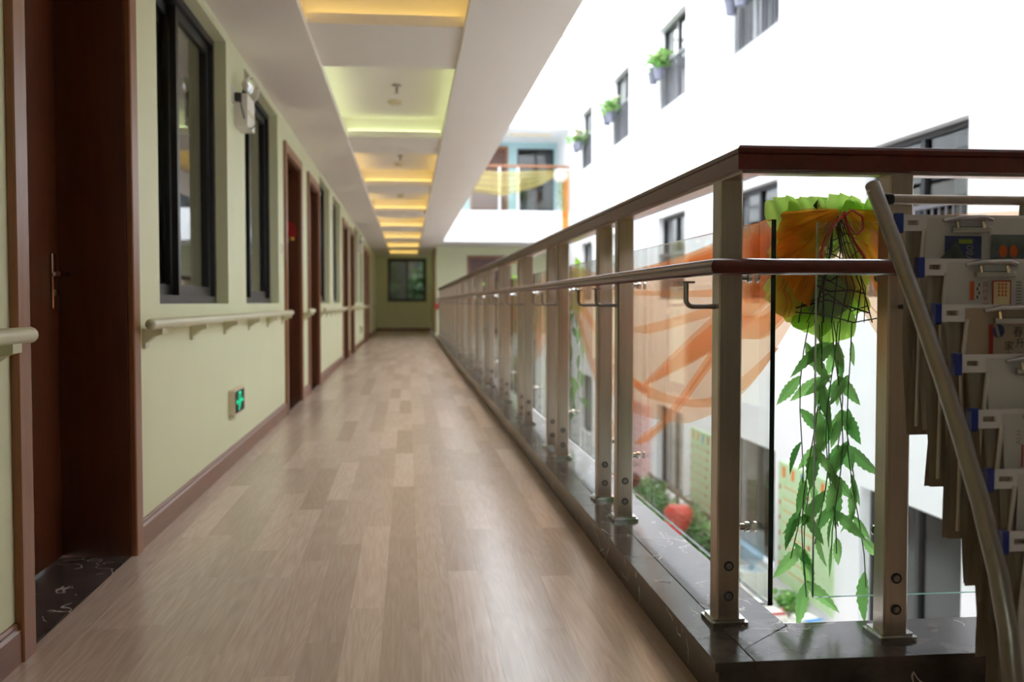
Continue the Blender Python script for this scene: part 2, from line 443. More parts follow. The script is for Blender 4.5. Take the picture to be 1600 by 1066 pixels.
# ---- back walls of the lobby behind the camera
mb = MB(); wall_holes(mb, 'y', -4.2, -4, XL-.28, XW+.3, 0, ZC+.3, [(-.64, .02, .95, 2.34)])  # opening cut for the added daylight window
weld(struct(mb.build('wall_back', 'wall_green'), 'pale green wall closing the corridor behind the camera', 'wall'))
# ---- edge of our gallery slab + ground storey wall below
struct(MB().box(XL-.5, XL-.3, -4, 36, -FL, -.45).build('wall_ground', 'wall_white'), 'white ground storey wall under the gallery', 'wall')

# ---- white wall across the atrium
WY = [(6.97, 8.65), (10.77, 12.42), (14.5, 16.12), (18.3, 19.85), (22.02, 23.45)]
SILL, HEAD = .97, 2.30
holes = [(a, b, SILL+FL*f, HEAD+FL*f) for a, b in WY for f in (-1, 0, 1)]
holes = [(h[0], h[1], (-FL+.0 if h[2] < 0 and h[0] > 0 and False else h[2]), h[3]) for h in holes]
mb = MB(); wall_holes(mb, 'x', XW, XW+.24, -4, YE, -FL, 6.3, holes)
weld(struct(mb.build('wall_right', 'wall_white'), 'tall white wall across the atrium with dark windows', 'wall'))

# ---- far end of corridor and far gallery
mb = MB(); wall_holes(mb, 'y', YE, YE+.2, XL-.28, .80, 0, 2.7, [(-.64, .60, .95, 2.34)])
weld(struct(mb.build('wall_end', 'wall_green'), 'shaded green wall closing the far end of the corridor', 'wall'))
fg = MB(); fg.box(.75, .93, YG, YE, 0, 2.70)
wall_holes(fg, 'y', YG, YG+.2, .93, XW, 0, ZC+.03, [(1.70, 2.75, -.01, 2.13)])
struct(fg.build('wall_far', 'wall_green'), 'sunlit green wall beside the corridor mouth under the white balcony', 'wall')
fb = MB(); fb.box(.885, XW, YF, YG+.2, ZC+.03, FL); fb.box(.885, XW, YF, YF+.25, FL, FL+.18)
fb.box(.885, XW, YF, YG+.2, 5.31, 5.53); fb.box(.885, XW, YF+.9, YG+.2, 5.53, 6.3)
fb.box(.885, XW, YF, YF+.25, -.45, ZK)
struct(fb.build('ceiling_far', 'wall_white'), 'white balcony slabs across the far end of the atrium', 'balcony')
mb = MB(); wall_holes(mb, 'y', YG, YG+.2, .885, XW, FL, 5.31, [(1.75, 2.72, FL, 5.12), (3.0, 4.02, FL+.25, 5.14)])
struct(mb.build('wall_balcony', 'wall_blue'), 'pale blue wall at the back of the upper balcony', 'wall')
# vertical wood trim at the corner of the far wall
struct(MB().bbox(.735, .775, YG-.015, YG+.01, .1, 2.45, .003).build('trim_1', 'casing'), 'slim brown wooden corner strip at the mouth of the far corridor', 'trim')

# ---- marble kerb: inner strip and main slabs, mitred at the corner
kerb = thing('trim_2', 'dark brown veined marble kerb carrying the steel railing', 'kerb', kind='structure')
MB().sweep([(.0, 0), (.0, ZK-.022), (-.015, ZK-.022), (-.015, 0)], [(XW, YK0+.012), (XK0+.012, YK0+.012), (XK0+.012, YF)]).build('riser', 'marble', kerb)
XJ = .777
def kslab(poly, top=ZK):
    e = .0015
    c = Vector((sum(p[0] for p in poly)/len(poly), sum(p[1] for p in poly)/len(poly)))
    m = MB(); n = len(poly); lo = [(p[0], p[1], ZK-.022) for p in poly]; mid = [(p[0], p[1], top-e) for p in poly]
    up = [(p[0]+(e if p[0] < c.x else -e), p[1]+(e if p[1] < c.y else -e), top) for p in poly]
    m.v = lo+mid+up; m.f = [tuple(range(2*n, 3*n)), tuple(reversed(range(n)))]
    for k in range(n):
        k2 = (k+1) % n; m.f += [(k, k2, n+k2, n+k), (n+k, n+k2, 2*n+k2, 2*n+k)]
    m.mi = [0]*len(m.f); m.build('slab', 'marble', kerb)
g = .0006
yb = [YK0, 3.9, 6.5, 9.1, 11.7, 14.3, 16.9, 19.5, 22.1, YF]
for a, b in zip(yb, yb[1:]): kslab([(XK0, a+g), (XJ-g, a+g), (XJ-g, b-g), (XK0, b-g)])
kslab([(XJ+g, 2.228+g*2), (XK1, 2.385+g*2), (XK1, yb[1]-g), (XJ+g, yb[1]-g)])
for a, b in zip(yb[1:], yb[2:]): kslab([(XJ+g, a+g), (XK1, a+g), (XK1, b-g), (XJ+g, b-g)])
kslab([(XJ+g, YK0), (1.9-g, YK0), (1.9-g, YK1), (XK1, YK1), (XK1, 2.385-g), (XJ+g, 2.228-g)])
kslab([(1.9+g, YK0), (XW, YK0), (XW, YK1), (1.9+g, YK1)])
MB().sweep([(0, -.45), (0, ZK-.022), (-.012, ZK-.022), (-.012, -.45)], [(XW, YK1-.013), (XK1-.013, YK1-.013), (XK1-.013, YF)][::1]).build('outer_riser', 'wall_white', kerb)

# ---- doors on the left wall
def make_door(n, a, b, label):
    d = thing('door_%d' % n, label, 'door', (XL, a, 0), kind='structure')
    W = b-a; T = 2.235
    f = MB()
    f.bbox(-.002, .022, 0, CW, 0, T, .004); f.bbox(-.002, .022, W-CW, W, 0, T, .004); f.bbox(-.002, .0215, CW, W-CW, T-CW, T, .004, 'y')
    f.build('casing', 'casing', d)
    j = MB(); j.box(-.30, -.002, CW-.012, CW+.012, 0, T-CW); j.box(-.30, -.002, W-CW-.012, W-CW+.012, 0, T-CW); j.box(-.30, -.002, CW, W-CW, T-CW-.012, T-CW+.012)
    j.build('jamb', 'door_leaf', d)
    leaf = MB().box(-.275, -.235, CW+.014, W-CW-.014, .012, T-CW-.014).build('leaf', 'door_leaf', d)
    MB().box(-.30, -.004, CW+.001, W-CW-.001, -.004, .004).build('threshold', 'marble', d)
    hy = W-CW-.07
    h = MB().bbox(-.235, -.225, hy-.022, hy+.022, .90, 1.09, .003).build('handle', 'chrome', d)
    lv = MB(); lv.tube([(-.225, hy, 1.02), (-.185, hy, 1.02), (-.178, hy-.01, 1.02), (-.178, hy-.11, 1.018)], .009, 8); lv.lathe([(.014, -.228), (.014, -.215), (.008, -.213)], 10, (0, hy, .955), 'x')
    lv.build('lever', 'chrome', h, True)
    return d
dl = ['near brown wooden door in a deep jamb at the left edge', 'brown wooden door with a red paper fan just beyond the second window',
      'brown wooden door second past the two near windows', 'brown door first of the middle pair down the corridor', 'brown door second of the middle pair down the corridor',
      'brown door first of the far pair by the dark corridor end', 'brown door last on the left before the dark corridor end']
for i, (a, b) in enumerate(DOORS): make_door(i+1, a, b, dl[i])
# ---- windows on the left wall
def make_window(n, a, b, label):
    d = thing('window_%d' % n, label, 'window', (XL, a, .915), kind='structure')
    W, Hh = b-a, 2.37-.915
    f = MB(); t = .04
    for (y0, y1, z0, z1) in ((0, t, 0, Hh), (W-t, W, 0, Hh), (t, W-t, 0, t), (t, W-t, Hh-t, Hh)): f.box(-.16, -.065, y0, y1, z0, z1)
    f.build('frame', 'black_frame', d)
    for (y0, y1, x) in ((t, W/2+.03, -.145), (W/2-.03, W-t, -.105)):
        s = MB(); q = .05
        for (c0, c1, z0, z1) in ((y0, y0+q, t, Hh-t), (y1-q, y1, t, Hh-t), (y0+q, y1-q, t, t+q), (y0+q, y1-q, Hh-t-q, Hh-t)): s.box(x-.015, x+.015, c0, c1, z0, z1)
        s.box(x+.015, x+.02, y1-q+.015 if x > -.12 else y0+.015, y1-.015 if x > -.12 else y0+q-.015, .55, .7)
        so = s.build('sash', 'black_frame', d)
        MB().box(x-.003, x+.003, y0+q-.005, y1-q+.005, t+q-.005, Hh-t-q+.005).build('pane', 'window_glass', so)
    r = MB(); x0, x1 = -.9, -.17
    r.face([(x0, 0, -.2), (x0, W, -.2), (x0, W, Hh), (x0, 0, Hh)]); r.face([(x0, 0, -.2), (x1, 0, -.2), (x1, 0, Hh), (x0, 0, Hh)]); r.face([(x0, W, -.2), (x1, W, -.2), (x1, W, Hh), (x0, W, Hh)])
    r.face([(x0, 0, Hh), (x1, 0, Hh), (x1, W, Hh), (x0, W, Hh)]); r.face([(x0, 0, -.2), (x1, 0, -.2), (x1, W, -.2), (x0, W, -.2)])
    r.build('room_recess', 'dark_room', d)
wl = ['large dark sliding window nearest the camera in the green wall', 'dark sliding window beside the emergency lamp in the green wall', 'narrow looking dark window past the second door pair, first of two',
      'dark window just before the middle door pair', 'far dark window past the middle door pair, nearer one', 'far dark window before the last door pair']
for i, (a, b) in enumerate(WINS): make_window(i+1, a, b, wl[i])
# ---- baseboards on the left wall
segs = []; y = -4
for a, b in DOORS: segs.append((y, a)); y = b
segs.append((y, YE))
bbx = thing('baseboard_left', 'brown wooden baseboard along the foot of the green wall', 'baseboard', kind='structure')
for a, b in segs:
    if b-a < .05: continue
    MB().prism([(XL, a+.001, 0), (XL+.016, a+.001, 0), (XL+.016, a+.001, .082), (XL+.009, a+.001, .09), (XL+.009, a+.001, .097), (XL+.004, a+.001, .104), (XL, a+.001, .104)], (0, b-a-.002, 0)).build('board', 'baseboard', bbx)
struct(MB().box(XL, .75, YE-.016, YE, 0, .1).build('baseboard_end', 'baseboard'), 'dark baseboard across the far corridor end', 'baseboard')

# ---- window added out of view; its daylight brightens near posts and newspapers
d = thing('window_30', 'dark framed window added behind the camera as a daylight fill', 'window', (-.64, -4.2, .95), kind='structure')
f = MB(); W, Hh, t = .66, 1.39, .05
for (x0, x1, z0, z1) in ((0, t, 0, Hh), (W-t, W, 0, Hh), (t, W-t, 0, t), (t, W-t, Hh-t, Hh), (W/2-.03, W/2+.03, t, Hh-t)): f.box(x0, x1, .05, .12, z0, z1)
f.build('frame', 'black_frame', d)
for x0, x1 in ((t, W/2-.03), (W/2+.03, W-t)): MB().box(x0, x1, .082, .088, t, Hh-t).build('pane', 'pane_glass', d)
# ---- end window with trees outside
d = thing('window_7', 'dark framed sliding window at the corridor end with trees outside', 'window', (-.64, YE, .95), kind='structure')
f = MB(); W, Hh, t = 1.24, 1.39, .05
for (x0, x1, z0, z1) in ((0, t, 0, Hh), (W-t, W, 0, Hh), (t, W-t, 0, t), (t, W-t, Hh-t, Hh)): f.box(x0, x1, .02, .12, z0, z1)
f.build('frame', 'black_frame', d)
for k, (x0, x1, yy, gm) in enumerate(((t, W/2+.03, .05, 'frosted'), (W/2-.03, W-t, .085, 'window_glass'))):
    s = MB(); q = .045
    for (c0, c1, z0, z1) in ((x0, x0+q, t, Hh-t), (x1-q, x1, t, Hh-t), (x0+q, x1-q, t, t+q), (x0+q, x1-q, Hh-t-q, Hh-t)): s.box(c0, c1, yy-.014, yy+.014, z0, z1)
    so = s.build('sash', 'black_frame', d)
    MB().box(x0+q, x1-q, yy-.003, yy+.003, t+q, Hh-t-q).build('pane', gm, so)

# ---- atrium windows
def make_atrium_window(n, a, b, fl, label):
    z0 = SILL+FL*fl; W, Hh, t = b-a, HEAD-SILL, .05
    d = thing('window_%d' % n, label, 'window', (XW, a, z0), kind='structure')
    f = MB()
    for (y0, y1, c0, c1) in ((0, t, 0, Hh), (W-t, W, 0, Hh), (t, W-t, 0, t), (t, W-t, Hh-t, Hh), (W/2-.03, W/2+.03, t, Hh-t)): f.box(.10, .17, y0, y1, c0, c1)
    f.build('frame', 'black_frame', d)
    for (y0, y1) in ((t, W/2-.03), (W/2+.03, W-t)):
        MB().box(.131, .137, y0, y1, t, Hh-t).build('pane', 'window_glass', d)
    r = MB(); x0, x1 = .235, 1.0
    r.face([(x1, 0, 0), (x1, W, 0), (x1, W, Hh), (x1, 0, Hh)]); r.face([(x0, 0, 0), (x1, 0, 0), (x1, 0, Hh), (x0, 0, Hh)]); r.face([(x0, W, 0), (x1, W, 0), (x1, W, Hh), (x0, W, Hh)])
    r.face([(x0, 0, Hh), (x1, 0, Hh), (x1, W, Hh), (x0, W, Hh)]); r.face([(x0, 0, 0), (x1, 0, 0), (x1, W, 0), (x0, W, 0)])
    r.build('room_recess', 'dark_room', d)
    if fl >= 0:
        c0, c1 = (.06, W*.42) if n % 2 else (.05, W*.5)
        MB().grid(lambda u, v: (.30+.03*math.sin(u*26), c0+(c1-c0)*u, .06+(Hh-.1)*v), 40, 1).build('curtain', 'curtain', d, True)
        g = MB(); g.box(.03, .06, 0, W, .70, .74); g.box(.03, .06, 0, W, .02, .05); g.box(.03, .06, W/2-.02, W/2+.02, .05, .70)
        gr = g.build('grille_frame', 'grille', d)
        nb = 16
        bm = MB().box(.038, .052, -.009, .009, .05, .70).mesh('grille_bar', 'grille')
        for k in range(nb): link('grille_bar', bm, gr, (0, W*(k+.5)/nb, 0))
n = 8
ord_ = ['nearest', 'second', 'third', 'fourth', 'farthest']
for fl, nm in ((1, 'upper storey'), (0, 'same storey as the corridor'), (-1, 'ground storey')):
    for k, (a, b) in enumerate(WY):
        make_atrium_window(n, a, b, fl, '%s dark window in the white atrium wall, %s' % (ord_[k], nm)); n += 1
# far green wall door, balcony door and balcony window
d = thing('door_8', 'brown door in the bright green wall beyond the railing', 'door', (1.62, YG, 0), kind='structure')
f = MB(); f.box(0, .08, -.02, .01, 0, 2.21); f.box(1.13-.0, 1.21, -.02, .01, 0, 2.21); f.box(.08, 1.13, -.02, .01, 2.13, 2.21); f.build('casing', 'casing', d)
MB().box(.08, 1.13, .08, .12, 0, 2.13).build('leaf', 'door_leaf', d)
d = thing('door_9', 'brown door on the upper balcony behind the yellow swag', 'door', (1.70, YG, FL), kind='structure')
f = MB(); f.box(0, .07, -.02, .01, 0, 2.14); f.box(.98, 1.05, -.02, .01, 0, 2.14); f.box(.07, .98, -.02, .01, 2.06, 2.14); f.build('casing', 'casing', d)
MB().box(.05, 1.02, .08, .12, 0, 2.07).build('leaf', 'door_leaf', d)
d = thing('window_%d' % n, 'wide dark sliding window on the upper balcony', 'window', (3.0, YG, FL+.25), kind='structure')
f = MB()
for (x0, x1, z0, z1) in ((0, .05, 0, 1.84), (.97, 1.02, 0, 1.84), (.05, .97, 0, .05), (.05, .97, 1.79, 1.84), (.48, .54, .05, 1.79)): f.box(x0, x1, .04, .1, z0, z1)
f.build('frame', 'black_frame', d)
for x0, x1 in ((.05, .48), (.54, .97)): MB().box(x0, x1, .067, .073, .05, 1.79).build('pane', 'window_glass', d)
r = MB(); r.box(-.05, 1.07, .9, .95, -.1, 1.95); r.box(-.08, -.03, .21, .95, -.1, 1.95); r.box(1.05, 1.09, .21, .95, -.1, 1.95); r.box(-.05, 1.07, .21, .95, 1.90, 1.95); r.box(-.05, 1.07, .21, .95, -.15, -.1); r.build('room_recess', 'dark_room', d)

# ================================================================== RAILING
XP, YP2 = .80, 2.29
Z0, ZT = ZK, 1.222
rail = thing('railing', 'stainless steel and glass balustrade with dark wooden handrails along the atrium', 'railing', (XP, 2.44, ZK))
RO = Vector((XP, 2.44, ZK))
def rel(p): return tuple(Vector(p)-RO)
post_me = MB().bbox(-.03, .03, -.03, .03, .0, ZT-ZK, .004).mesh('post', 'steel')
bp = MB(); bp.bbox(-.048, .048, -.048, .048, 0, .009, .004); bp.bbox(-.041, .041, -.041, .041, .009, .016, .004)
base_me = bp.mesh('base_plate', 'chrome')
bolt = MB(); bolt.lathe([(.0125, 0), (.0125, -.003), (.010, -.004), (.0085, -.0035)], 16, (0, 0, 0), 'y'); bolt.lathe([(.0065, -.001), (.0065, -.005), (.003, -.0055)], 6, (0, 0, 0), 'y')
bolt.mi = [1 if i < 48 else 0 for i in range(len(bolt.f))]
bolt_me = bolt.mesh('bolt', ['steel_dark', 'black_frame'], True)
so = MB(); so.lathe([(.009, .0), (.009, .019), (.0135, .021), (.0135, .0305), (.013, .0315)], 14, (0, 0, 0), 'x'); so.lathe([(.0135, .0445), (.0135, .050), (.010, .052)], 14, (0, 0, 0), 'x')
stand_me = so.mesh('standoff', 'chrome', True)
br = MB(); pts = [(-.028, 0, 0), (-.075, 0, 0)]
pts = [(0, 0, 0), (-.058, 0, 0)]+[(-.058-.018*math.sin(a), 0, .018-.018*math.cos(a)) for a in (.4, .8, 1.2, PI/2)]+[(-.076, 0, .058)]
br.tube(pts, .0065, 10); br.bbox(-.091, -.061, -.03, .03, .058, .063, .002)
brk_me = br.mesh('rail_bracket', 'steel_dark', True)
def post(x, y, rot):
    p = link('post', post_me, rail, rel((x, y, ZK)), (0, 0, rot))
    link('base_plate', base_me, p)
    fr = 0 if rot == 0 else PI/2
    for z in (.072, .148): link('bolt', bolt_me, p, (0, -.03, z) if rot == 0 else (-.03, 0, z), (0, 0, 0) if rot == 0 else (0, 0, -PI/2))
    for z in (.24, .872): link('standoff', stand_me, p, (.03, 0, z))
    link('rail_bracket', brk_me, p, (-.03, 0, .80))
    return p
PY = [2.44]
k = 0
while 4.02+1.48*k < YF+.1:
    PY += [3.64+1.48*k, 4.02+1.48*k]; k += 1
for y in PY: post(XP, y, 0)
PXT = [1.165, 2.35, 2.72, 3.9]
for x in PXT: post(x, YP2, PI/2)
# ledge strip, wooden top rail, wooden grab rail
path = [(XW, YP2), (XP, YP2), (XP, YF+.1)]
def relp(mb):
    mb.v = [rel(v) for v in mb.v]; return mb
relp(MB().sweep([(-.022, ZT), (-.022, ZT+.007), (.022, ZT+.007), (.022, ZT)], path)).build('rail_strip', 'steel', rail)
tp = [(-.033, ZT+.008), (-.030, ZT+.005), (.030, ZT+.005), (.033, ZT+.008), (.033, ZT+.042), (.0315, ZT+.044), (.034, ZT+.046), (.034, ZT+.056), (.030, ZT+.063), (.020, ZT+.0655), (-.020, ZT+.0655), (-.030, ZT+.063), (-.034, ZT+.056), (-.034, ZT+.046), (-.0315, ZT+.044), (-.033, ZT+.042)]
tp = [((o*1.35), z) for o, z in tp]
relp(MB().sweep([(o-.008, z) for o, z in tp], path)).build('top_rail', 'railwood', rail, True, angle=30)
XM, YM, ZM = .694, 2.184, 1.0
gp = [(.021*math.cos(a)*1.05, ZM+.021*math.sin(a)*(.95 if math.sin(a) > -.5 else .85)) for a in [2*PI*q/14 for q in range(14)]]
relp(MB().sweep(gp, [(XW, YM), (XM, YM), (XM, YF+.1)])).build('grab_rail', 'railwood', rail, True, angle=50)
pm('glass_edge_pale', (120, 160, 148), .12, var=.1, spec=.8)
def pane(x0, x1, y0, y1, z0, z1, thin, edge='glass_edge'):
    mb = MB().box(x0, x1, y0, y1, z0, z1); mb.mi = [1]*6
    for i in ((4, 5) if thin == 'x' else (2, 3)): mb.mi[i] = 0
    relp(mb).build('glass_pane', ['pane_glass', edge], rail)
GZ0, GZ1 = .188, 1.118
pane(.862, .874, 2.302, 3.83, GZ0, GZ1, 'x')
y = 3.862
while y < YF-.3:
    pane(.862, .874, y, min(y+1.448, YF), GZ0, GZ1, 'x'); y += 1.48
for a, b in ((.998, 2.50), (2.57, 4.02)): pane(a, b, 2.352, 2.364, GZ0, GZ1, 'y', 'glass_edge_pale')

# far railings, our storey and the balcony above
def far_rail(z, label, xs, woodmat, name='balcony_railing'):
    t = thing(name, label, 'railing', (.9, YF+.12, z))
    for x in xs: MB().bbox(x-.03-.9, x+.03-.9, -.03, .03, 0, 1.1, .004).build('post', 'silver_paint', t)
    MB().bbox(.0, XW-.9, -.035, .035, 1.1, 1.16, .01, 'x').build('top_rail', woodmat, t)
    for x0, x1 in zip(xs[:-1], xs[1:]): MB().box(x0-.9+.05, x1-.9-.05, -.09, -.08, .05, .98).build('glass_pane', 'pane_glass', t)
far_rail(FL+.18, 'steel and glass railing with an orange wooden rail on the upper balcony', [1.05, 2.31, 2.78, 3.98], 'casing')
far_rail(ZK, 'glass railing across the far side of the atrium on the corridor level', [1.15, 2.31, 2.78, 3.98], 'railwood')
# beam across the atrium near the top
tag(MB().bbox(.88, XW, 17.2, 17.3, 5.50, 5.56, .01, 'x').build('tie_beam', 'ceiling_paint'), 'slim white beam spanning the atrium high above the railing', 'beam')

# ================================================================== WALL HANDRAILS
bk = MB(); bk.prism([(0, -.03, -.075), (0, .03, -.075), (0, .03, 0), (0, -.03, 0)], (.012, 0, 0))
bk.prism([(.012, -.028, -.055), (.012, -.028, -.002), (.075, -.028, .0), (.075, -.028, -.022), (.045, -.028, -.03)], (0, .056, 0))
bk_me = bk.mesh('bracket', 'vinyl_rail')
hl = ['cream vinyl wall handrail stub left of the near door', 'long cream vinyl wall handrail under the two near windows', 'short cream handrail between the first pair of doors',
      'cream wall handrail under the third and fourth windows', 'short cream handrail between the middle pair of doors', 'cream wall handrail under the fifth and sixth windows', 'short cream handrail between the far pair of doors', 'cream handrail at the dark corridor end']
for i, (a, b) in enumerate([(-3.5, 2.60), (3.74, 8.22), (9.62, 10.13), (11.5, 15.55), (16.96, 17.45), (18.8, 23.05), (24.4, 24.95), (26.3, YE-.1)]):
    t = thing('wall_handrail', hl[i], 'handrail', (XL, (a+b)/2, .822), 'handrails on the green wall')
    L = (b-a)/2
    pts, rs = [], []
    for q in range(5):
        an = PI/2*q/4; pts.append((.066, -L+.016*(1-math.cos(an)), .018)); rs.append(max(.003, .0205*math.sin(an)))
    for q in range(5):
        an = PI/2*(4-q)/4; pts.append((.066, L-.016*(1-math.cos(an)), .018)); rs.append(max(.003, .0205*math.sin(an)))
    MB().tube(pts, rs, 14).build('grip', 'vinyl_rail', t, True, angle=60)
    nb = max(2, round((b-a)/.82)+1)
    for q in range(nb): link('bracket', bk_me, t, (0, -L+.18+(2*L-.30)*q/(nb-1), 0))

# ================================================================== WALL FITTINGS
# exit sign
t = thing('exit_sign', 'glowing green running man exit sign low on the green wall', 'sign', (XL, 5.86, .28))
MB().bbox(0, .034, -.175, .175, 0, .15, .008, 'x').build('housing', 'cream_plastic', t)
pl = MB().box(.034, .0355, -.155, .155, .014, .136).build('face_plate', 'ink_dark', t)
g = MB(); X = .0362
def flat(pts): g.face([(X, p[0], p[1]) for p in pts])
flat([(-.035, .118), (.035, .118), (.035, .128), (-.035, .128)]); flat([(-.045, .022), (-.035, .022), (-.035, .128), (-.045, .128)]); flat([(.035, .06), (.045, .06), (.045, .128), (.035, .128)])
flat([(.004+.011*math.cos(q*PI/5), .104+.011*math.sin(q*PI/5)) for q in range(10)])
flat([(-.014, .062), (.012, .060), (.018, .090), (-.008, .092)]); flat([(-.014, .066), (.0, .060), (-.016, .022), (-.028, .024)]); flat([(.0, .064), (.014, .060), (.030, .040), (.022, .034)])
flat([(.016, .088), (.034, .070), (.030, .064), (.012, .078)])
for sgn in (-1, 1):
    flat([(sgn*.058, .070), (sgn*.085, .070), (sgn*.085, .080), (sgn*.058, .080)]); flat([(sgn*.085, .056), (sgn*.118, .075), (sgn*.085, .094)])
g.build('pictogram', 'exit_green', pl)
# emergency lamp
t = thing('emergency_light', 'white twin head emergency lamp on the wall between the near windows', 'lamp', (XL, 6.12, 1.95))
b = MB().bbox(0, .075, -.14, .14, 0, .19, .012, 'x').build('housing', 'white_plastic', t)
MB().box(.075, .077, -.10, .10, .075, .10).build('label_strip', 'cream_plastic', b)
for sy in (-.09, .13):
    h = MB().lathe([(.008, -.05), (.032, -.036), (.050, -.008), (.053, .0), (.051, .004)], 18, (0, 0, 0), 'x').build('lamp_head', 'white_plastic', t, True, (.085, sy, .245))
    h.rotation_euler = (0, .15, .5 if sy > 0 else -.25)
    MB().lathe([(.001, .012), (.03, .009), (.047, .0045), (.001, .004)], 18, (0, 0, 0), 'x').build('lens', 'chrome', h, True)
    MB().tube([(.04, sy, .185), (.05, sy, .235)], .007, 6).build('stalk', 'black_frame', t)
t = thing('wall_socket', 'small white socket with a black plug and cord by the emergency lamp', 'socket', (XL, 5.93, 2.10))
MB().bbox(0, .012, -.045, .045, -.03, .07, .004, 'x').build('plate', 'white_plastic', t)
MB().bbox(.012, .05, -.018, .018, -.02, .03, .004, 'x').build('plug', 'rubber', t)
MB().tube([(.045, 0, -.02), (.055, .02, -.08), (.06, .08, -.13), (.08, .16, -.15), (.09, .22, -.12)], .004, 6).build('cord', 'rubber', t, True)
ems = [o for o in COL.objects if o.name.split('.')[0] in ('emergency_light', 'exit_sign')]
for o in ems:
    c = copy_tree(o); c.location.y = 20.76 if o.name.startswith('em') else 21.3
    c['label'] = 'far white twin head emergency lamp down the corridor' if o.name.startswith('em') else 'far small green exit sign low on the wall near the last doors'
# switch
t = thing('light_switch', 'small white light switch beside the second door', 'switch', (XL, 8.12, 1.31))
MB().bbox(0, .010, -.043, .043, 0, .086, .003, 'x').build('plate', 'white_plastic', t); MB().box(.010, .013, -.02, .02, .02, .066).build('rocker', 'cream_plastic', t)
# red paper fan on the second door
t = thing('paper_fan', 'red paper fan decoration with coloured tassels hung in the second doorway', 'decoration', (-1.115, 9.445, 1.56))
f = MB()
for q in range(9):
    a0, a1 = PI*q/9, PI*(q+1)/9; am = (a0+a1)/2
    f.face([(0, 0, .02), (.085*math.cos(a0), 0, .02+.10*math.sin(a0)), (.085*math.cos(am), -.008, .02+.10*math.sin(am))]); f.face([(0, 0, .02), (.085*math.cos(am), -.008, .02+.10*math.sin(am)), (.085*math.cos(a1), 0, .02+.10*math.sin(a1))])
f.build('fan', 'red_cloth', t)
MB().bbox(-.085, .085, -.008, 0, -.03, .02, .004, 'x').build('band', 'red_cloth', t)
for x, m, z in ((-.05, 'silver_paint', -.10), (.0, 'red_cloth', -.08), (.05, 'yellow_paint', -.06)): MB().tube([(x, -.004, -.03), (x, -.004, z)], [.012, .02], 8).build('tassel', m, t)
# sprinkler and smoke detectors in coffers
for k, (yy, zz) in enumerate(((8.0, 2.64), (11.8, 2.64), (15.5, 2.64))):
    t = thing('sprinkler_head', 'small metal sprinkler hanging in the %s coffer' % ('greenish', 'third', 'fourth')[k], 'sprinkler', (-.08, yy, zz))
    MB().lathe([(.035, 0), (.035, -.006), (.01, -.010)], 14).build('escutcheon', 'steel_dark', t, True)
    MB().lathe([(.008, -.008), (.008, -.035), (.014, -.04), (.005, -.045), (.005, -.058), (.018, -.06), (.018, -.063)], 10).build('nozzle', 'steel_dark', t, True)
    t = thing('smoke_detector', 'round white detector beside the sprinkler in the %s coffer' % ('greenish', 'third', 'fourth')[k], 'detector', (-.10, yy+.62, zz))
    MB().lathe([(.062, 0), (.062, -.018), (.045, -.032), (.02, -.036)], 18).build('body', 'cream_plastic', t, True); MB().lathe([(.046, -.022), (.046, -.028)], 18).build('vent_ring', 'grille', t)
# red box on the far corner
t = thing('alarm_box', 'small orange red box on the far wall corner by the railing end', 'box', (.80, YG-.05, .74))
MB().bbox(-.07, .09, 0, .05, 0, .16, .008, 'y').build('case', 'red_box', t); MB().box(-.03, .05, -.006, 0, .05, .11).build('front_plate', 'red_cloth', t)

# ================================================================== DRAPES
def swag(name, mat, path, zt, zb, label, folds=4, group=None, out=(1, 0), amp=.026, seed=0, nu=70, nv=44, parent=None):
    """path(s)->(x,y); zt(s), zb(s) edges; pleated sheer sheet"""
    def fn(u, v):
        x, y = path(u); a, b = zt(u), zb(u)
        open_ = math.sin(PI*min(max(u, 0), 1))**.6
        ph = 2.2*math.sin(u*3.1+seed)+u*2.0
        am = (.9+.5*math.sin(seed+u*5))*1.25/(2*PI*folds)
        w = v+am*math.sin(2*PI*folds*v+ph)*(1-abs(2*v-1)**6)
        n = math.cos(2*PI*folds*v+ph+.6)
        o = amp*(.35+.65*open_)*n*(.6+.4*math.sin(9*v+seed))+.012*math.sin(17*u+7*v+seed)
        ox, oy = out(u) if callable(out) else out
        return (x+ox*o, y+oy*o, a+(b-a)*w)
    mb = MB().grid(fn, nu, nv)
    o = mb.build(name, mat, parent, True, angle=180)
    if label: tag(o, label, 'drape', group)
    return o
def lerp(a, b, t): return a+(b-a)*t
ROS = [2.5, 6.0, 9.6, 13.3, 17.0, 20.7, 24.4]
def interp(pts):
    def f(u):
        for (a, x), (b, y) in zip(pts, pts[1:]):
            if u <= b:
                s = (u-a)/(b-a); s = s*s*(3-2*s)*.5+s*.5; return x+(y-x)*s
        return pts[-1][1]
    return f
# first swag wraps the corner: a sheer sheet with heavier folds gathered across it
def cmr(P, u):
    t = u*(len(P)-1); i = min(int(t), len(P)-2); f = t-i
    p0, p1, p2, p3 = P[max(i-1, 0)], P[i], P[i+1], P[min(i+2, len(P)-1)]
    return [.5*(2*p1[k]+(-p0[k]+p2[k])*f+(2*p0[k]-5*p1[k]+4*p2[k]-p3[k])*f*f+(-p0[k]+3*p1[k]-3*p2[k]+p3[k])*f**3) for k in range(len(p1))]
SW = [(1.115, 2.480, 1.160, 1.12), (1.06, 2.484, 1.165, 1.0), (1.005, 2.495, 1.16, .89), (.968, 2.54, 1.15, .80), (.956, 2.72, 1.137, .68), (.955, 2.98, 1.114, .589), (.955, 3.34, 1.09, .505),
      (.955, 3.66, 1.075, .475), (.955, 4.11, 1.063, .45), (.955, 4.5, 1.063, .47), (.955, 4.92, 1.07, .56), (.955, 5.4, 1.10, .74), (.955, 5.8, 1.134, .93), (.957, 5.97, 1.14, 1.06)]
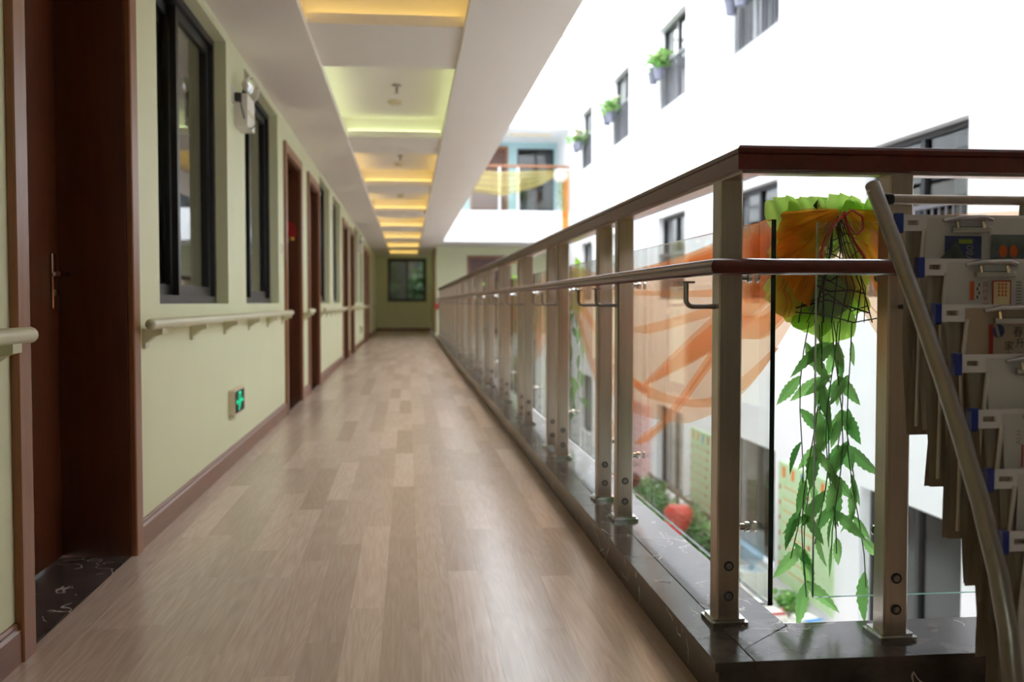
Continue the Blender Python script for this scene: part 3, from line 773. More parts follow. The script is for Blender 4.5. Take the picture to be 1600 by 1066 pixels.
sg = thing('organza_swag', 'nearest orange organza swag draped around the corner outside the glass', 'drape', (.955, 4.0, 1.1), 'orange organza swags')
def sgl(x, y, z): return (x-.955, y-4.0, z-1.1)
def sheetf(u, v):
    x, y, a, b = cmr(SW, u); d = min(1, max(0, (u-.25)*4))
    return sgl(x+d*(.018*math.sin(PI*v)+.006*math.sin(11*v+6*u)), y, a+(b-a)*v)
MB().grid(sheetf, 90, 30).build('sheet', 'tulle_orange', sg, True, angle=180)
def fold(P, x=.975, layers=2):
    m = MB()
    for q in range(layers):
        def fn(u, v, q=q):
            y, zu, zl = cmr(P, u); w = .12*q
            return sgl(x+.012*q+.012*math.sin(PI*v)+.03*max(0, 2.62-y), y, zu+(zl-zu)*(w+(1-w)*v))
        m.grid(fn, 40, 5)
    m.build('fold', 'tulle_orange', sg, True, angle=180)
fold([(2.50, 1.16, 1.06), (2.72, 1.14, 1.03), (2.98, 1.115, 1.03), (3.5, 1.085, 1.04), (4.1, 1.065, 1.045)], layers=3)
fold([(2.53, 1.05, .96), (2.70, .985, .90), (3.0, .91, .80), (3.43, .785, .70), (4.08, .580, .570)])
fold([(2.55, .958, .883), (2.72, .894, .82), (2.985, .856, .80), (3.25, .73, .69), (3.75, .49, .455), (4.107, .368, .329), (4.3, .30, .298)], .99)
fold([(2.55, 1.09, 1.085), (2.75, 1.03, 1.0), (2.99, .975, .945), (3.475, .962, .940), (4.1, .97, .95), (4.9, .985, .96), (5.7, 1.06, 1.05)], 1.0, 1)
fold([(2.55, 1.07, 1.065), (2.75, 1.01, .98), (3.04, .94, .90), (3.47, .885, .85), (4.1, .83, .79), (4.5, .80, .795)], 1.005, 1)
fold([(2.60, .80, .795), (2.75, .74, .70), (2.98, .66, .62), (3.23, .60, .57), (3.63, .57, .54), (4.1, .58, .53), (4.47, .60, .595)], .985, 1)
fold([(5.79, 1.06, 1.0), (5.545, .90, .84), (4.92, .74, .69), (4.47, .61, .57), (4.09, .56, .535)], .99)
fold([(5.79, .90, .84), (5.39, .65, .60), (4.975, .47, .42), (4.73, .30, .26)], .98)
for i in range(1, len(ROS)-1):
    a, b = ROS[i], ROS[i+1]
    swag('organza_swag', 'tulle_orange', lambda u, a=a, b=b: (.957, lerp(a, b, u)), interp([(0, 1.15), (.5, 1.05), (1, 1.15)]), interp([(0, 1.0), (.2, .66), (.5, .40), (.8, .62), (1, 1.0)]),
         '%s orange organza swag down the outside of the railing' % ['second', 'third', 'fourth', 'fifth', 'sixth'][i-1], 4, 'orange organza swags', (1, 0), .03, i*1.7, 50, 32)
swag('organza_swag', 'tulle_orange', lambda u: (lerp(1.10, 3.0, u), 2.492-.0*u), interp([(0, 1.155), (.1, 1.145), (.3, 1.165), (1, 1.16)]), interp([(0, 1.0), (.08, .80), (.2, .68), (.5, .40), (1, .98)]),
     'orange organza swag running right behind the newspapers', 4, 'orange organza swags', (0, 1), .026, 2.2, 70, 36)
# hanging gathers of organza behind the rosette
def fan(label, c, a0, a1, R, seed):
    def fn(u, v):
        a = lerp(a0, a1, u); r = R(u)*(.04+.96*v)
        return (c[0]+r*math.cos(a), c[1]+.010*v*math.sin(30*u+seed)+.006*v*math.sin(51*u)-.006*v, c[2]+r*math.sin(a)*1.0)
    tag(MB().grid(fn, 60, 12).build('organza_gather', 'tulle_amber', None, True, angle=180), label, 'drape', 'organza gathers at the corner')
fan('dense orange organza gathered left of the red ribbon', (1.108, 2.476, 1.162), PI*1.02, PI*1.40, lambda u: lerp(.15, .27, u), .5)
fan('dense orange organza gathered right of the red ribbon', (1.125, 2.476, 1.162), PI*1.62, PI*1.99, lambda u: lerp(.30, .16, u), 2.5)

# ================================================================== ROSETTE + VINES
def petal_mesh(name, L, Wd, cup, frill, seed):
    rp = random.Random(seed); ph = rp.random()*6
    def fn(u, v):
        a = (v-.5)*2; wdt = Wd*(math.sin(PI*min(u*.62+.12, 1))**.7)
        fr = frill*u*u*math.sin(a*9+ph)+frill*.6*u*math.sin(a*17+ph*2)
        return (a*wdt, cup*u*u+fr*.9-.02*a*a*u, L*(u-.10*a*a*u)+fr*.4)
    return MB().grid(fn, 7, 10).mesh(name, 'petal', True, 180)
pms = [petal_mesh('petal', .10, .055, .03, .010, 1), petal_mesh('petal', .085, .05, .045, .011, 2), petal_mesh('petal', .11, .06, .015, .010, 3)]
RC = (1.108, 2.54, 1.008)
ros = thing('flower_rosette', 'large frilled green fabric flower rosette tied at the railing corner', 'flower', RC, 'green rosettes on the railing')
rp = random.Random(5)
for ring, (n, r0, tilt) in enumerate(((15, .075, .35), (13, .055, .75), (9, .03, 1.15))):
    for q in range(n):
        a = 2*PI*(q+.5*ring)/n+rp.uniform(-.08, .08)
        m = Matrix.Rotation(-a, 4, 'Y') @ Matrix.Translation((0, .0+.012*ring, r0)) @ Matrix.Rotation(-tilt+rp.uniform(-.12, .12), 4, 'X') @ Matrix.Rotation(rp.uniform(-.3, .3), 4, 'Z')
        o = link('petal', pms[rp.randrange(3)], ros); o.matrix_local = Matrix.Diagonal((.93, 1, 1.12, 1)) @ m
for q in range(9):
    o = link('petal', pms[q % 3], ros); o.matrix_local = Matrix.Translation((-.125+.030*q, -.03+.02*(q % 2), .098+.012*math.sin(q*1.9))) @ Matrix.Rotation(.1*(q-4)*.7, 4, 'Y') @ Matrix.Rotation(rp.uniform(-.25, .15), 4, 'X') @ Matrix.Scale(.92, 4)
nt = MB()
for q in range(12):
    z = .12-.023*q+rp.uniform(-.008, .008); hw = .02+.085*(q/11)**.8; j = lambda a: rp.uniform(-a, a)
    nt.tube([(-hw-j(.02), -.045, z+j(.025)), (-hw*.3, -.062, z+j(.025)), (hw*.4, -.062, z+j(.025)), (hw+j(.02), -.045, z+j(.025))], rp.choice([.0012, .0018, .0026]), 5)
for q in range(10):
    x = (q/9-.5)*2
    nt.tube([(x*.015-.005, -.05, .13), (x*.04+j(.01), -.064, .05), (x*.075+j(.02), -.064, -.05), (x*.10, -.048, -.14)], rp.choice([.0012, .0018, .003]), 5)
nt.build('net_backing', 'net', ros, True)
MB().lathe([(.001, .0), (.05, .004), (.075, .014), (.06, .03), (.001, .045)], 16, (0, -.012, -.055), 'y').build('core', 'leaf_dark', ros, True)
for (x, z, s) in ((-.035, .185, .7),):
    MB().grid(lambda u, v: (x+(v-.5)*.05*s*math.sin(PI*min(1, u+.15)), -.02+.01*v, z-.03+.045*u*s), 3, 2).build('dark_leaf', 'leaf_tree', ros)
# ribbon
rb = thing('ribbon_bow', 'red cord ribbon tied in a bow over the green rosette', 'ribbon', (1.115, 2.462, 1.145))
MB().tube([(0, 0, 0), (.02, -.005, .012), (.045, -.006, -.005), (.048, -.006, -.035), (.03, -.006, -.052), (.012, -.004, -.03), (0, 0, 0)], .0045, 6, flat=.6).build('loop', 'red_cloth', rb, True)
MB().tube([(0, 0, 0), (-.025, -.006, -.02), (-.052, -.006, -.06), (-.065, -.006, -.10), (-.055, -.006, -.135)], .005, 6, flat=.6).build('tail', 'red_cloth', rb, True)
MB().tube([(0, 0, 0), (.005, -.006, -.03), (.025, -.006, -.07), (.05, -.006, -.105), (.055, -.006, -.125)], [.005, .005, .005, .006, .008], 6, flat=.6).build('tail', 'red_cloth', rb, True)
MB().lathe([(.003, -.009), (.008, 0), (.003, .009)], 8).build('knot', 'red_cloth', rb, True)
# leaf mesh with serrated edge
def leaf_mesh(name, L, Wd, curl, mat='leaf', nseg=9, serr=.12):
    mb = MB(); L_, R_, C_ = [], [], []
    for k in range(nseg+1):
        u = k/nseg; wd = Wd*math.sin(PI*u**.85)*(1+(serr if k % 2 else -serr)) if 0 < k < nseg else 0
        y = curl*u*u; C_.append((0, y, -L*u)); L_.append((-wd, y+wd*.35, -L*u)); R_.append((wd, y+wd*.35, -L*u))
    for k in range(nseg):
        for S in (L_, R_):
            q = [C_[k], S[k], S[k+1], C_[k+1]]
            q2 = [p for i, p in enumerate(q) if p not in q[:i]]
            mb.face(q2)
    me = mb.mesh(name, mat)
    bm = bmesh.new(); bm.from_mesh(me); bmesh.ops.remove_doubles(bm, verts=bm.verts, dist=1e-5); bm.to_mesh(me); bm.free()
    return me
lms = [leaf_mesh('leaf', .11, .0155, .02, nseg=15, serr=.10), leaf_mesh('leaf', .125, .017, -.02, nseg=15, serr=.10), leaf_mesh('leaf', .09, .018, .03, nseg=15, serr=.10), leaf_mesh('leaf', .115, .012, .012, nseg=15, serr=.10)]
def hanging_vine(x0, y0, ztop, zbot, nst, spread, label, seed, loose=True):
    rv = random.Random(seed)
    t = thing('hanging_vine', label, 'plant', (x0, y0, ztop), 'vines below the rosettes')
    for sidx in range(nst):
        x = (sidx/(max(1, nst-1))-.5)*spread*.9; L = (ztop-zbot)*rv.uniform(.72, 1.0); ph = rv.random()*6; dy = rv.uniform(-.015, .03)
        pts = [(x*(.5+.5*k/8)+.018*math.sin(ph+k*.8), dy+.008*math.sin(k+ph), -L*k/8) for k in range(9)]
        st = MB().tube(pts, .0016, 5).build('strand', 'stem', t, True)
        nl = int(L/.085)
        for k in range(nl):
            f = (k+.6)/nl*7.9; i = int(f); p = Vector(pts[i]).lerp(Vector(pts[i+1]), f-i)
            sgn = 1 if (k+sidx) % 2 else -1
            an = sgn*rv.uniform(.05, .85)
            o = link('leaf', lms[rv.randrange(4)], st, tuple(p), (rv.uniform(-.4, .4), an, rv.uniform(-.9, .9)), rv.uniform(.8, 1.15))
    return t
hanging_vine(1.112, 2.53, .87, .12, 9, .20, 'trailing green leaf vine hanging below the corner rosette', 11)
# smaller rosettes further along
def small_rosette(y, k):
    t = thing('flower_rosette', '%s green flower rosette along the outside of the railing' % ['second', 'third', 'fourth', 'fifth', 'sixth', 'seventh'][k], 'flower', (1.0, y, 1.02), 'green rosettes on the railing')
    rq = random.Random(k+40)
    for q in range(12):
        a = 2*PI*q/12; o = link('petal', pms[q % 3], t)
        o.matrix_local = Matrix.Rotation(a, 4, 'X') @ Matrix.Translation((.0, 0, .07)) @ Matrix.Rotation(PI/2, 4, 'Z') @ Matrix.Rotation(.5, 4, 'X')
    MB().lathe([(.001, -.03), (.06, -.01), (.08, .01), (.05, .05), (.001, .06)], 12, (0, 0, 0), 'x').build('core', 'petal_white', t, True)
    v = hanging_vine(1.0, y, .92, .2, 3, .12, 'trailing green vine under the %s rosette from the corner' % ['second', 'third', 'fourth', 'fifth', 'sixth', 'seventh'][k], 60+k)
for k, y in enumerate(ROS[1:]): small_rosette(y, k)

# balcony swag + rosette far up
swag('organza_swag', 'tulle_yellow', lambda u: (lerp(1.0, 3.8, u), YF-.03), interp([(0, 4.27), (.5, 4.2), (1, 4.26)]), interp([(0, 4.05), (.25, 3.68), (.5, 3.60), (.75, 3.78), (1, 4.1)]), 'pale yellow organza swag on the upper balcony railing', 4, None, (0, -1), .03, .4, 50, 30)
swag('organza_tail', 'tulle_amber', lambda u: (lerp(3.88, 4.05, u), YF-.05), interp([(0, 4.26), (1, 4.24)]), interp([(0, 2.70), (.5, 2.62), (1, 2.72)]), 'long orange organza tail hanging from the upper balcony corner', 3, None, (0, -1), .03, .9, 16, 30)
t = thing('flower_rosette', 'pale cream flower rosette at the corner of the upper balcony', 'flower', (3.83, YF-.12, 4.11))
rq = random.Random(9)
pw = petal_mesh('petal', .10, .06, .03, .01, 8); pw.materials[0] = M['petal_white']
for ring, (n, r0, tilt) in enumerate(((12, .07, .3), (9, .04, .8), (6, .015, 1.2))):
    for q in range(n):
        o = link('petal', pw, t); o.matrix_local = Matrix.Rotation(2*PI*q/n+ring, 4, 'Y') @ Matrix.Translation((0, -.015*ring, r0)) @ Matrix.Rotation(tilt, 4, 'X')
MB().lathe([(.001, -.05), (.035, -.045), (.045, -.02), (.001, .0)], 10, (0, -.02, 0), 'y').build('center', 'petal_pink', t, True)
hanging_vine(3.85, YF-.14, 4.0, 3.2, 3, .10, 'green vine trailing under the cream balcony rosette', 91)
t = thing('ceiling_lamp', 'flat strip lamp under the upper balcony ceiling', 'lamp', (3.2, 25.95, 5.31))
MB().bbox(-.55, .55, -.10, .10, -.06, 0, .01, 'x').build('housing', 'cream_plastic', t); MB().bbox(-.5, .5, -.06, .06, -.07, -.06, .003, 'x').build('diffuser', 'white_plastic', t)

# ================================================================== WINDOW FLOWER POTS
leafp = leaf_mesh('leaf', .17, .035, .05, 'plant_leaf', 6, .0)
blm = MB()
for q in range(6):
    a = q*PI/3; blm.face([(0, 0, 0), (.03*math.cos(a-.4), .03*math.sin(a-.4), .02), (.045*math.cos(a), .045*math.sin(a), .01), (.03*math.cos(a+.4), .03*math.sin(a+.4), .02)])
bl_w = blm.mesh('blossom', 'petal_white'); bl_p = blm.mesh('blossom', 'petal_pink')
def flower_pot(x, y, z, label, seed, pink, group):
    rv = random.Random(seed)
    t = thing('flower_pot', label, 'flower pot', (x, y, z), group)
    MB().lathe([(.065, .04), (.09, .20), (.10, .20), (.10, .225), (.09, .225), (.08, .17), (.001, .17)], 16).build('pot', 'pot', t, True)
    MB().tube([(.10, 0, .19), (.13, 0, .24), (.17, 0, .23)], .006, 6).build('hook', 'grille', t)
    pl = link('foliage', None, t, (0, 0, .18)); pl.empty_display_size = .05
    bpy.data.objects.remove(pl)
    mbt = MB()
    for k in range(9):
        a = rv.random()*2*PI; e = rv.uniform(.1, .28); mbt.tube([(0, 0, .17), (e*.4*math.cos(a), e*.4*math.sin(a), .30), (e*math.cos(a), e*math.sin(a), .33+rv.uniform(-.05, .14))], .005, 5)
    st = mbt.build('stems', 'stem', t)
    for k in range(44):
        a = rv.random()*2*PI; e = rv.uniform(.02, .34)
        link('leaf', leafp, st, (e*math.cos(a), e*math.sin(a), rv.uniform(.28, .50)), (rv.uniform(.6, 1.6), 0, a+PI/2), rv.uniform(.9, 1.4))
    for k in range(7 if pink else 5):
        a = rv.random()*2*PI; e = rv.uniform(.02, .25)
        link('blossom', bl_p if (pink and k % 2) else bl_w, st, (e*math.cos(a), e*math.sin(a), rv.uniform(.36, .54)), (rv.uniform(-.8, .8), rv.uniform(-.8, .8), 0), rv.uniform(1.0, 1.8))
for k, (a, b) in enumerate(WY[1:]):
    nm = ['highest window in view', 'second highest window', 'third highest window', 'farthest upper window'][k]
    for j in range(2):
        flower_pot(XW-.17, b-.32-.36*j if k else b-.5-.36*j, SILL+FL+.36, 'grey pot of %s flowers on the %s, %s' % ('pink' if k >= 2 else 'white', nm, 'farther of two' if j == 0 else 'nearer of two'), 100+k*2+j, k >= 1, 'flower pots on the upper window grilles')

# ================================================================== NEWSPAPER RACK
RX0, RX1 = .972, 1.66
tube_pts = [(2.012, 1.166), (1.90, 1.022), (1.799, .887), (1.725, .783), (1.661, .686), (1.596, .578), (1.542, .470), (1.512, .385), (1.497, .307), (1.488, .15), (1.485, .012)]
rk = thing('newspaper_rack', 'grey steel newspaper rack with curved sloping side tubes in front of the railing', 'rack', (1.3, 1.75, 0))
def rk_(mb): mb.v = [(x-1.3, y-1.75, z) for x, y, z in mb.v]; return mb
for x in (RX0, RX1):
    s = rk_(MB().tube([(x, yy, z) for yy, z in tube_pts], .0160, 16)).build('side_tube', 'steel_dark', rk, True, angle=60)
    rk_(MB().lathe([(.004, -.0165), (.007, -.0155), (.007, -.013)], 10, (x, 2.0, 1.15), 'x')).build('rivet', 'chrome', s, True)
    rk_(MB().lathe([(.018, 0), (.018, .02), (.012, .028)], 12, (x, 1.485, 0))).build('foot', 'rubber', s, True)
    xi = 1.30 if x == RX0 else 1.56
    l = rk_(MB().tube([(xi, 1.99, 1.135), (xi, 2.05, .6), (xi, 2.085, .012)], .0115, 12)).build('rear_leg', 'steel_dark', rk, True, angle=60)
    rk_(MB().lathe([(.018, 0), (.018, .02), (.012, .028)], 12, (xi, 2.085, 0))).build('foot', 'rubber', l, True)
rk_(MB().tube([(RX0+.012, 1.99, 1.135), (RX1-.012, 1.99, 1.135)], .010, 12)).build('top_bar', 'steel', rk, True, angle=60)
rk_(MB().tube([(RX0, 1.99, 1.135), (RX0+.032, 1.99, 1.135)], .0125, 12)).build('bar_sleeve', 'rubber', rk, True)
rk_(MB().tube([(RX0, 1.487, .13), (RX1, 1.487, .13)], .010, 10)).build('bottom_bar', 'steel_dark', rk, True)

def text_mesh(body, size, mat):
    cu = bpy.data.curves.new('txt', 'FONT'); cu.body = body; cu.size = size; cu.align_x = 'CENTER'; cu.align_y = 'CENTER'; cu.resolution_u = 2
    ob = bpy.data.objects.new('txt', cu); COL.objects.link(ob)
    dg = bpy.context.evaluated_depsgraph_get(); me = bpy.data.meshes.new_from_object(ob.evaluated_get(dg))
    bpy.data.objects.remove(ob); bpy.data.curves.remove(cu)
    me.materials.clear(); me.materials.append(M[mat]); return me
STK = [(1.945, 1.084), (1.858, .990), (1.793, .900), (1.720, .808), (1.665, .712), (1.613, .613), (1.567, .515), (1.535, .41)]
lab = ['topmost', 'second', 'third', 'fourth', 'fifth', 'sixth', 'seventh', 'lowest']
STK = STK[:7]
for i, (sy, sz) in enumerate(STK):
    t = thing('newspaper_holder', '%s white plastic newspaper bar with blue end caps and a metal clip on the rack' % lab[i], 'holder', (1.0, sy+.012, sz), 'newspaper bars on the rack')
    b = MB(); hh = .0165
    # bar with an oval slot near each end
    def ring(x0, x1, sx):
        outer = [(x0, -hh), (x1, -hh), (x1, hh), (x0, hh)]
    sl0, sl1, sh = .020, .045, .0050
    for (x0, x1, z0, z1) in ((.008, sl0, -hh, hh), (sl1, .62, -hh, hh), (sl0, sl1, -hh, -sh), (sl0, sl1, sh, hh)): b.box(x0, x1, -.004, .004, z0, z1)
    b.box(.07, .62, .004, .010, -hh*.2, hh)
    b.build('bar', 'bar_plastic', t)
    for x in (-.004, .62): MB().bbox(x, x+.013, -.008, .010, -hh-.005, hh+.003, .002, 'x').build('end_cap', 'blue_plastic', t)
    c = MB(); cx0 = .122
    c.tube([(cx0-.03, -.012, .004), (cx0, -.016, .010), (cx0+.055, -.017, .011), (cx0+.075, -.013, .006)], [.006, .008, .008, .006], 8, flat=.7)
    c.bbox(cx0-.012, cx0+.07, -.020, -.011, -.020, -.008, .002, 'x')
    c.tube([(cx0, -.013, .004), (cx0, -.018, -.012)], .004, 6); c.tube([(cx0+.055, -.013, .004), (cx0+.055, -.018, -.012)], .004, 6)
    c.build('clip', 'chrome', t, True)
    # the paper
    PL = [.112, .112, .118, .118, .112, .105, .10, .10][i]; hgt = [.44, .44, .44, .42, .44, .42, .36, .26][i]
    bot = max(.05, sz-hgt)
    p = thing('newspaper', ['newspaper with a dark blue advertisement hanging from the topmost rack bar', 'newspaper with a red framed notice and red headline hanging from the second bar',
        'brownish newspaper with brush lettering and a blue disc hanging from the third bar', 'grey text newspaper hanging from the fourth bar', 'newspaper with a thin red stroke hanging from the fifth bar',
        'curled newspaper hanging from the sixth bar', 'newspaper hanging from the seventh bar near the floor', 'short newspaper on the lowest bar near the floor'][i], 'newspaper', (1.0, sy+.012, sz), 'newspapers on the rack')
    x0, x1 = PL-.068, .60; z0, z1 = bot-sz, .010
    def sheet(yo, xo, zo, ph):
        def fn(u, v):
            x = lerp(x0+xo, x1-.01, u); bulge = .006*math.sin(PI*v)*math.sin(3*u+ph)+.004*math.sin(8*u+ph)*v
            wob = .006*math.sin(5*v+ph)*(1-u)**3
            return (x+wob, yo+bulge, lerp(z1, z0+zo, v))
        return fn
    back = MB()
    for q in range(5): back.grid(sheet(.016+.0042*q, -.004*(q % 3), .006*(q % 2), q*1.1+i), 14, 12)
    back.build('pages', 'paper_edge', p, True, angle=180)
    fr = MB().grid(sheet(-.0052, .012, .012, 2.0+i), 20, 12).build('front_page', 'newsbrown' if i == 2 else 'paper', p, True, angle=180)
    # folded spine on the left, a rolled page edge
    MB().tube([(x0+.012, -.004, -.012), (x0+.006, -.006, -.06), (x0+.002, -.004, -.12), (x0+.006, -.002, -.2), (x0+.003, 0, z0+.02)], .0038, 8).build('fold', 'paper', p, True)
    YF_ = -.0135; PX = -.040
    def quad(xa, xb, za, zb, mat, yo=0, nm='print_block'):
        m = MB(); xa += PX; xb += PX; m.face([(xa, YF_-yo, za), (xb, YF_-yo, za), (xb, YF_-yo, zb), (xa, YF_-yo, zb)]); return m.build(nm, mat, fr)
    def text(body, size, x, z, mat, rot=0, yo=.0006):
        link('print_text', text_mesh(body, size, mat), fr, (x+PX, YF_-yo, z), (PI/2, rot, 0))
    if i == 0:
        quad(.135, .215, -.085, -.027, 'ink_blue'); m = MB(); m.face([(.115+PX, YF_-.0004, -.085), (.16+PX, YF_-.0004, -.037), (.185+PX, YF_-.0004, -.085)]); m.build('print_block', 'ink_photo', fr)
        quad(.165, .195, -.043, -.034, 'ink_green', .0005); text('V80', .022, .19, -.063, 'ink_grey', -PI/2)
        quad(.235, .40, -.085, -.024, 'ink_photo'); 
        for xx in (.262, .285):
            m = MB(); m.face([(PX+xx+.009*math.cos(q*PI/6), YF_-.0007, -.058+.013*math.sin(q*PI/6)) for q in range(12)]); m.build('print_block', 'ink_orange', fr)
    elif i == 1:
        quad(.140, .149, -.065, -.028, 'ink_orange')
        for q, ch in enumerate('风行半创'): text(ch, .013, .172, -.036-.0135*q, 'ink_red')
        for q in range(4): quad(.154+.0035*(q % 2), .157+.0035*(q % 2), -.062+.008*q, -.056+.008*q, 'ink_dark')
        quad(.186, .226, -.082, -.026, 'ink_red'); quad(.189, .223, -.079, -.029, 'ink_yellow', .0004)
        for r in range(3):
            for q in range(4): quad(.198+.007*r, .2025+.007*r, -.0365-.007*q, -.0315-.007*q, 'ink_orange', .0007)
        for r in range(3):
            for q in range(9): quad(.236+.018*r, .248+.018*r, -.031-.006*q, -.028-.006*q, 'ink_grey')
        for r in range(2):
            for q in range(9): quad(.30+.05*r, .34+.05*r, -.031-.006*q, -.028-.006*q, 'ink_grey')
    elif i == 2:
        quad(.142, .150, -.085, -.022, 'ink_red')
        m = MB(); m.face([(PX+.160+.012*math.cos(q*PI/9), YF_-.0006, -.034+.013*math.sin(q*PI/9)) for q in range(18)]); m.build('print_block', 'ink_blue', fr)
        m = MB(); m.face([(PX+.152, YF_-.0010, -.024), (PX+.157, YF_-.0010, -.022), (PX+.164, YF_-.0010, -.045), (PX+.158, YF_-.0010, -.046)]); m.build('print_block', 'ink_grey', fr)
        text('春', .022, .200, -.037, 'ink_dark'); text('升', .019, .204, -.058, 'ink_dark'); text('家', .020, .182, -.064, 'ink_dark')
        for xx in (.182, .204): m = MB(); m.face([(PX+xx+.006*math.cos(q*PI/5), YF_-.0006, -.079+.005*math.sin(q*PI/5)) for q in range(10)]); m.build('print_block', 'ink_grey', fr)
    elif i == 3:
        for r in range(5):
            for q in range(12): quad(.175+.034*r, .204+.034*r, -.030-.0048*q, -.0275-.0048*q, 'ink_grey')
    elif i == 4:
        quad(.128, .131, -.085, -.045, 'ink_red'); quad(.145, .30, -.085, -.02, 'ink_brown'); text('ALH', .014, .122, -.032, 'ink_grey', -PI/2)
    else:
        for r in range(4):
            for q in range(10): quad(.15+.034*r, .178+.034*r, -.030-.0055*q, -.0275-.0055*q, 'ink_grey')

# ================================================================== GROUND FLOOR THINGS SEEN OVER THE KERB
GZ = -FL
def poster(y0, y1, z0, z1, label, mat='poster_green', seed=1):
    t = thing('notice_poster', label, 'poster', (XW-.003, (y0+y1)/2, z0))
    MB().box(-.018, 0, -(y1-y0)/2, (y1-y0)/2, 0, z1-z0).build('board', mat, t)
    rv = random.Random(seed); W, Hh = y1-y0, z1-z0; X = -.0195
    def q(a, b, c, d, m): mb = MB(); mb.face([(X, a, c), (X, b, c), (X, b, d), (X, a, d)]); mb.build('print_block', m, t)
    n = 8
    for k in range(n):
        zz = Hh*.80-k*Hh*.098; a = W*rv.uniform(-.2, .0); q(a-W*.05, W*.40, zz, zz+.010, 'poster_orange')
        q(a-W*.09, a-W*.05, zz-.02, zz+.03, 'poster_red')
        for r in range(3): q(-W*.42, W*.42, zz-.03-.025*r, zz-.022-.025*r, 'poster_line') if r < 2 else None
    for k in range(5): q(W*.36-k*W*.18, W*.42-k*W*.18, Hh*.88, Hh*.97, ('poster_orange', 'poster_orange', 'poster_blue', 'poster_red', 'poster_orange')[k])
    for k in range(6): q(W*.45, W*.48, Hh*.12+k*Hh*.13, Hh*.16+k*Hh*.13, 'poster_red')
poster(9.18, 10.6, -2.14, -.83, 'large pale green notice poster with orange lines on the white wall', seed=2)
poster(12.75, 14.05, -2.14, -.88, 'pale green notice poster beyond the foliage on the white wall', seed=5)
poster(16.5, 17.9, -2.14, -.85, 'pink notice poster farther along the ground storey wall', 'poster_pink', seed=8)
# water dispenser
t = thing('water_dispenser', 'white water dispenser standing by the ground storey wall', 'dispenser', (3.78, 10.6, GZ))
MB().bbox(-.16, .16, -.16, .16, 0, 1.02, .015).build('cabinet', 'white_plastic', t); MB().box(-.165, -.16, -.1, .1, .45, .75).build('tap_panel', 'ink_grey', t)
for yy in (-.05, .05): MB().tube([(-.16, yy, .68), (-.20, yy, .68), (-.20, yy, .65)], .012, 8).build('tap', 'red_cloth' if yy < 0 else 'poster_blue', t)
t = thing('water_bottle', 'big blue water bottle on top of the dispenser', 'bottle', (3.78, 10.6, GZ+1.02))
MB().lathe([(.03, 0), (.03, .04), (.10, .09), (.13, .12), (.135, .14), (.13, .15), (.135, .17), (.135, .25), (.13, .26), (.135, .28), (.135, .40), (.12, .43), (.001, .43)], 20).build('body', 'blue_water', t, True)
MB().lathe([(.128, .13), (.128, .38), (.001, .385)], 20).build('water', 'blue_water', t, True)
# planter with shrub, trellis, strawberry and basket lanterns
t = thing('planter_box', 'wooden trellis planter by the ground storey wall', 'planter', (3.45, 12.7, GZ))
MB().bbox(-.22, .22, -1.9, 1.9, 0, .55, .01, 'y').build('trough', 'wood_light', t)
for k in range(6): MB().bbox(.14, .18, -1.85+.74*k-.02, -1.85+.74*k+.02, .5, 1.42, .004).build('post', 'bark', t)
for k in range(4): MB().bbox(.12, .14, -1.88, 1.88, .66+.24*k, .71+.24*k, .004, 'y').build('slat', 'bark', t)
def shrub(name, label, c, size, nleaf, seed, mat='leaf_dark', group=None, ls=.11, cat='shrub'):
    rv = random.Random(seed); t = thing(name, label, cat, c, group)
    m = MB()
    for k in range(7):
        x, y = rv.uniform(-.6, .6)*size[0], rv.uniform(-.8, .8)*size[1]; m.tube([(0, y*.4, 0), (x*.6, y*.8, size[2]*.6), (x, y, size[2]*1.1)], [.014, .009, .004], 5)
    m.build('stems', 'bark', t)
    f = MB()
    for k in range(nleaf):
        while True:
            p = Vector((rv.uniform(-1, 1), rv.uniform(-1, 1), rv.uniform(-1, 1)))
            if p.length < 1: break
        p = Vector((p.x*size[0], p.y*size[1], size[2]+p.z*size[2]*.75))
        R = Matrix.Rotation(rv.random()*6.3, 3, 'Z') @ Matrix.Rotation(rv.uniform(-1.2, 1.2), 3, 'X')
        s = ls*rv.uniform(.6, 1.2)
        f.face([p+R @ Vector(q)*s for q in ((0, 0, 0), (.32, .35, .06), (.28, .7, .02), (0, 1, -.06), (-.28, .7, .02), (-.32, .35, .06))])
    o = f.build('foliage', mat, t); o['kind'] = 'stuff'
    return t
shrub('climbing_shrub', 'leafy green climber filling the trellis planter, nearer half', (3.42, 11.7, GZ+.5), (.26, .95, .55), 1100, 21, group='shrubs in the trellis planter')
shrub('climbing_shrub', 'leafy green climber in the trellis planter, farther half', (3.42, 13.7, GZ+.5), (.26, .95, .55), 1100, 22, group='shrubs in the trellis planter')
t = thing('strawberry_ornament', 'big red strawberry ornament among the leaves below', 'ornament', (3.14, 11.3, GZ+1.24))
MB().lathe([(.005, -.20), (.06, -.17), (.12, -.09), (.165, .02), (.17, .09), (.13, .15), (.05, .17), (.001, .165)], 18, (0, 0, .2)).build('fruit', 'strawberry', t, True)
sd = MB()
for k in range(40):
    a = k*2.4; zz = -.12+.25*(k/40); r = .165*math.sin(min(PI/2+.3, (zz+.2)/.37*2.0+.25)); sd.lathe([(.002, -.01), (.007, 0), (.002, .01)], 5, (r*math.cos(a), r*math.sin(a), zz+.2))
o = sd.build('seeds', 'seed', t)
for k in range(6): o = link('sepal', leaf_mesh('sepal', .14, .03, .04, 'leaf', 6, 0), t, (0, 0, .375), (1.1, 0, k*PI/3))
MB().tube([(0, 0, .37), (.02, 0, .46), (.20, 0, .47)], .008, 6).build('stalk', 'stem', t)
t = thing('basket_lantern', 'dark red woven basket lantern hanging by the climber', 'lantern', (3.1, 13.9, GZ+1.32))
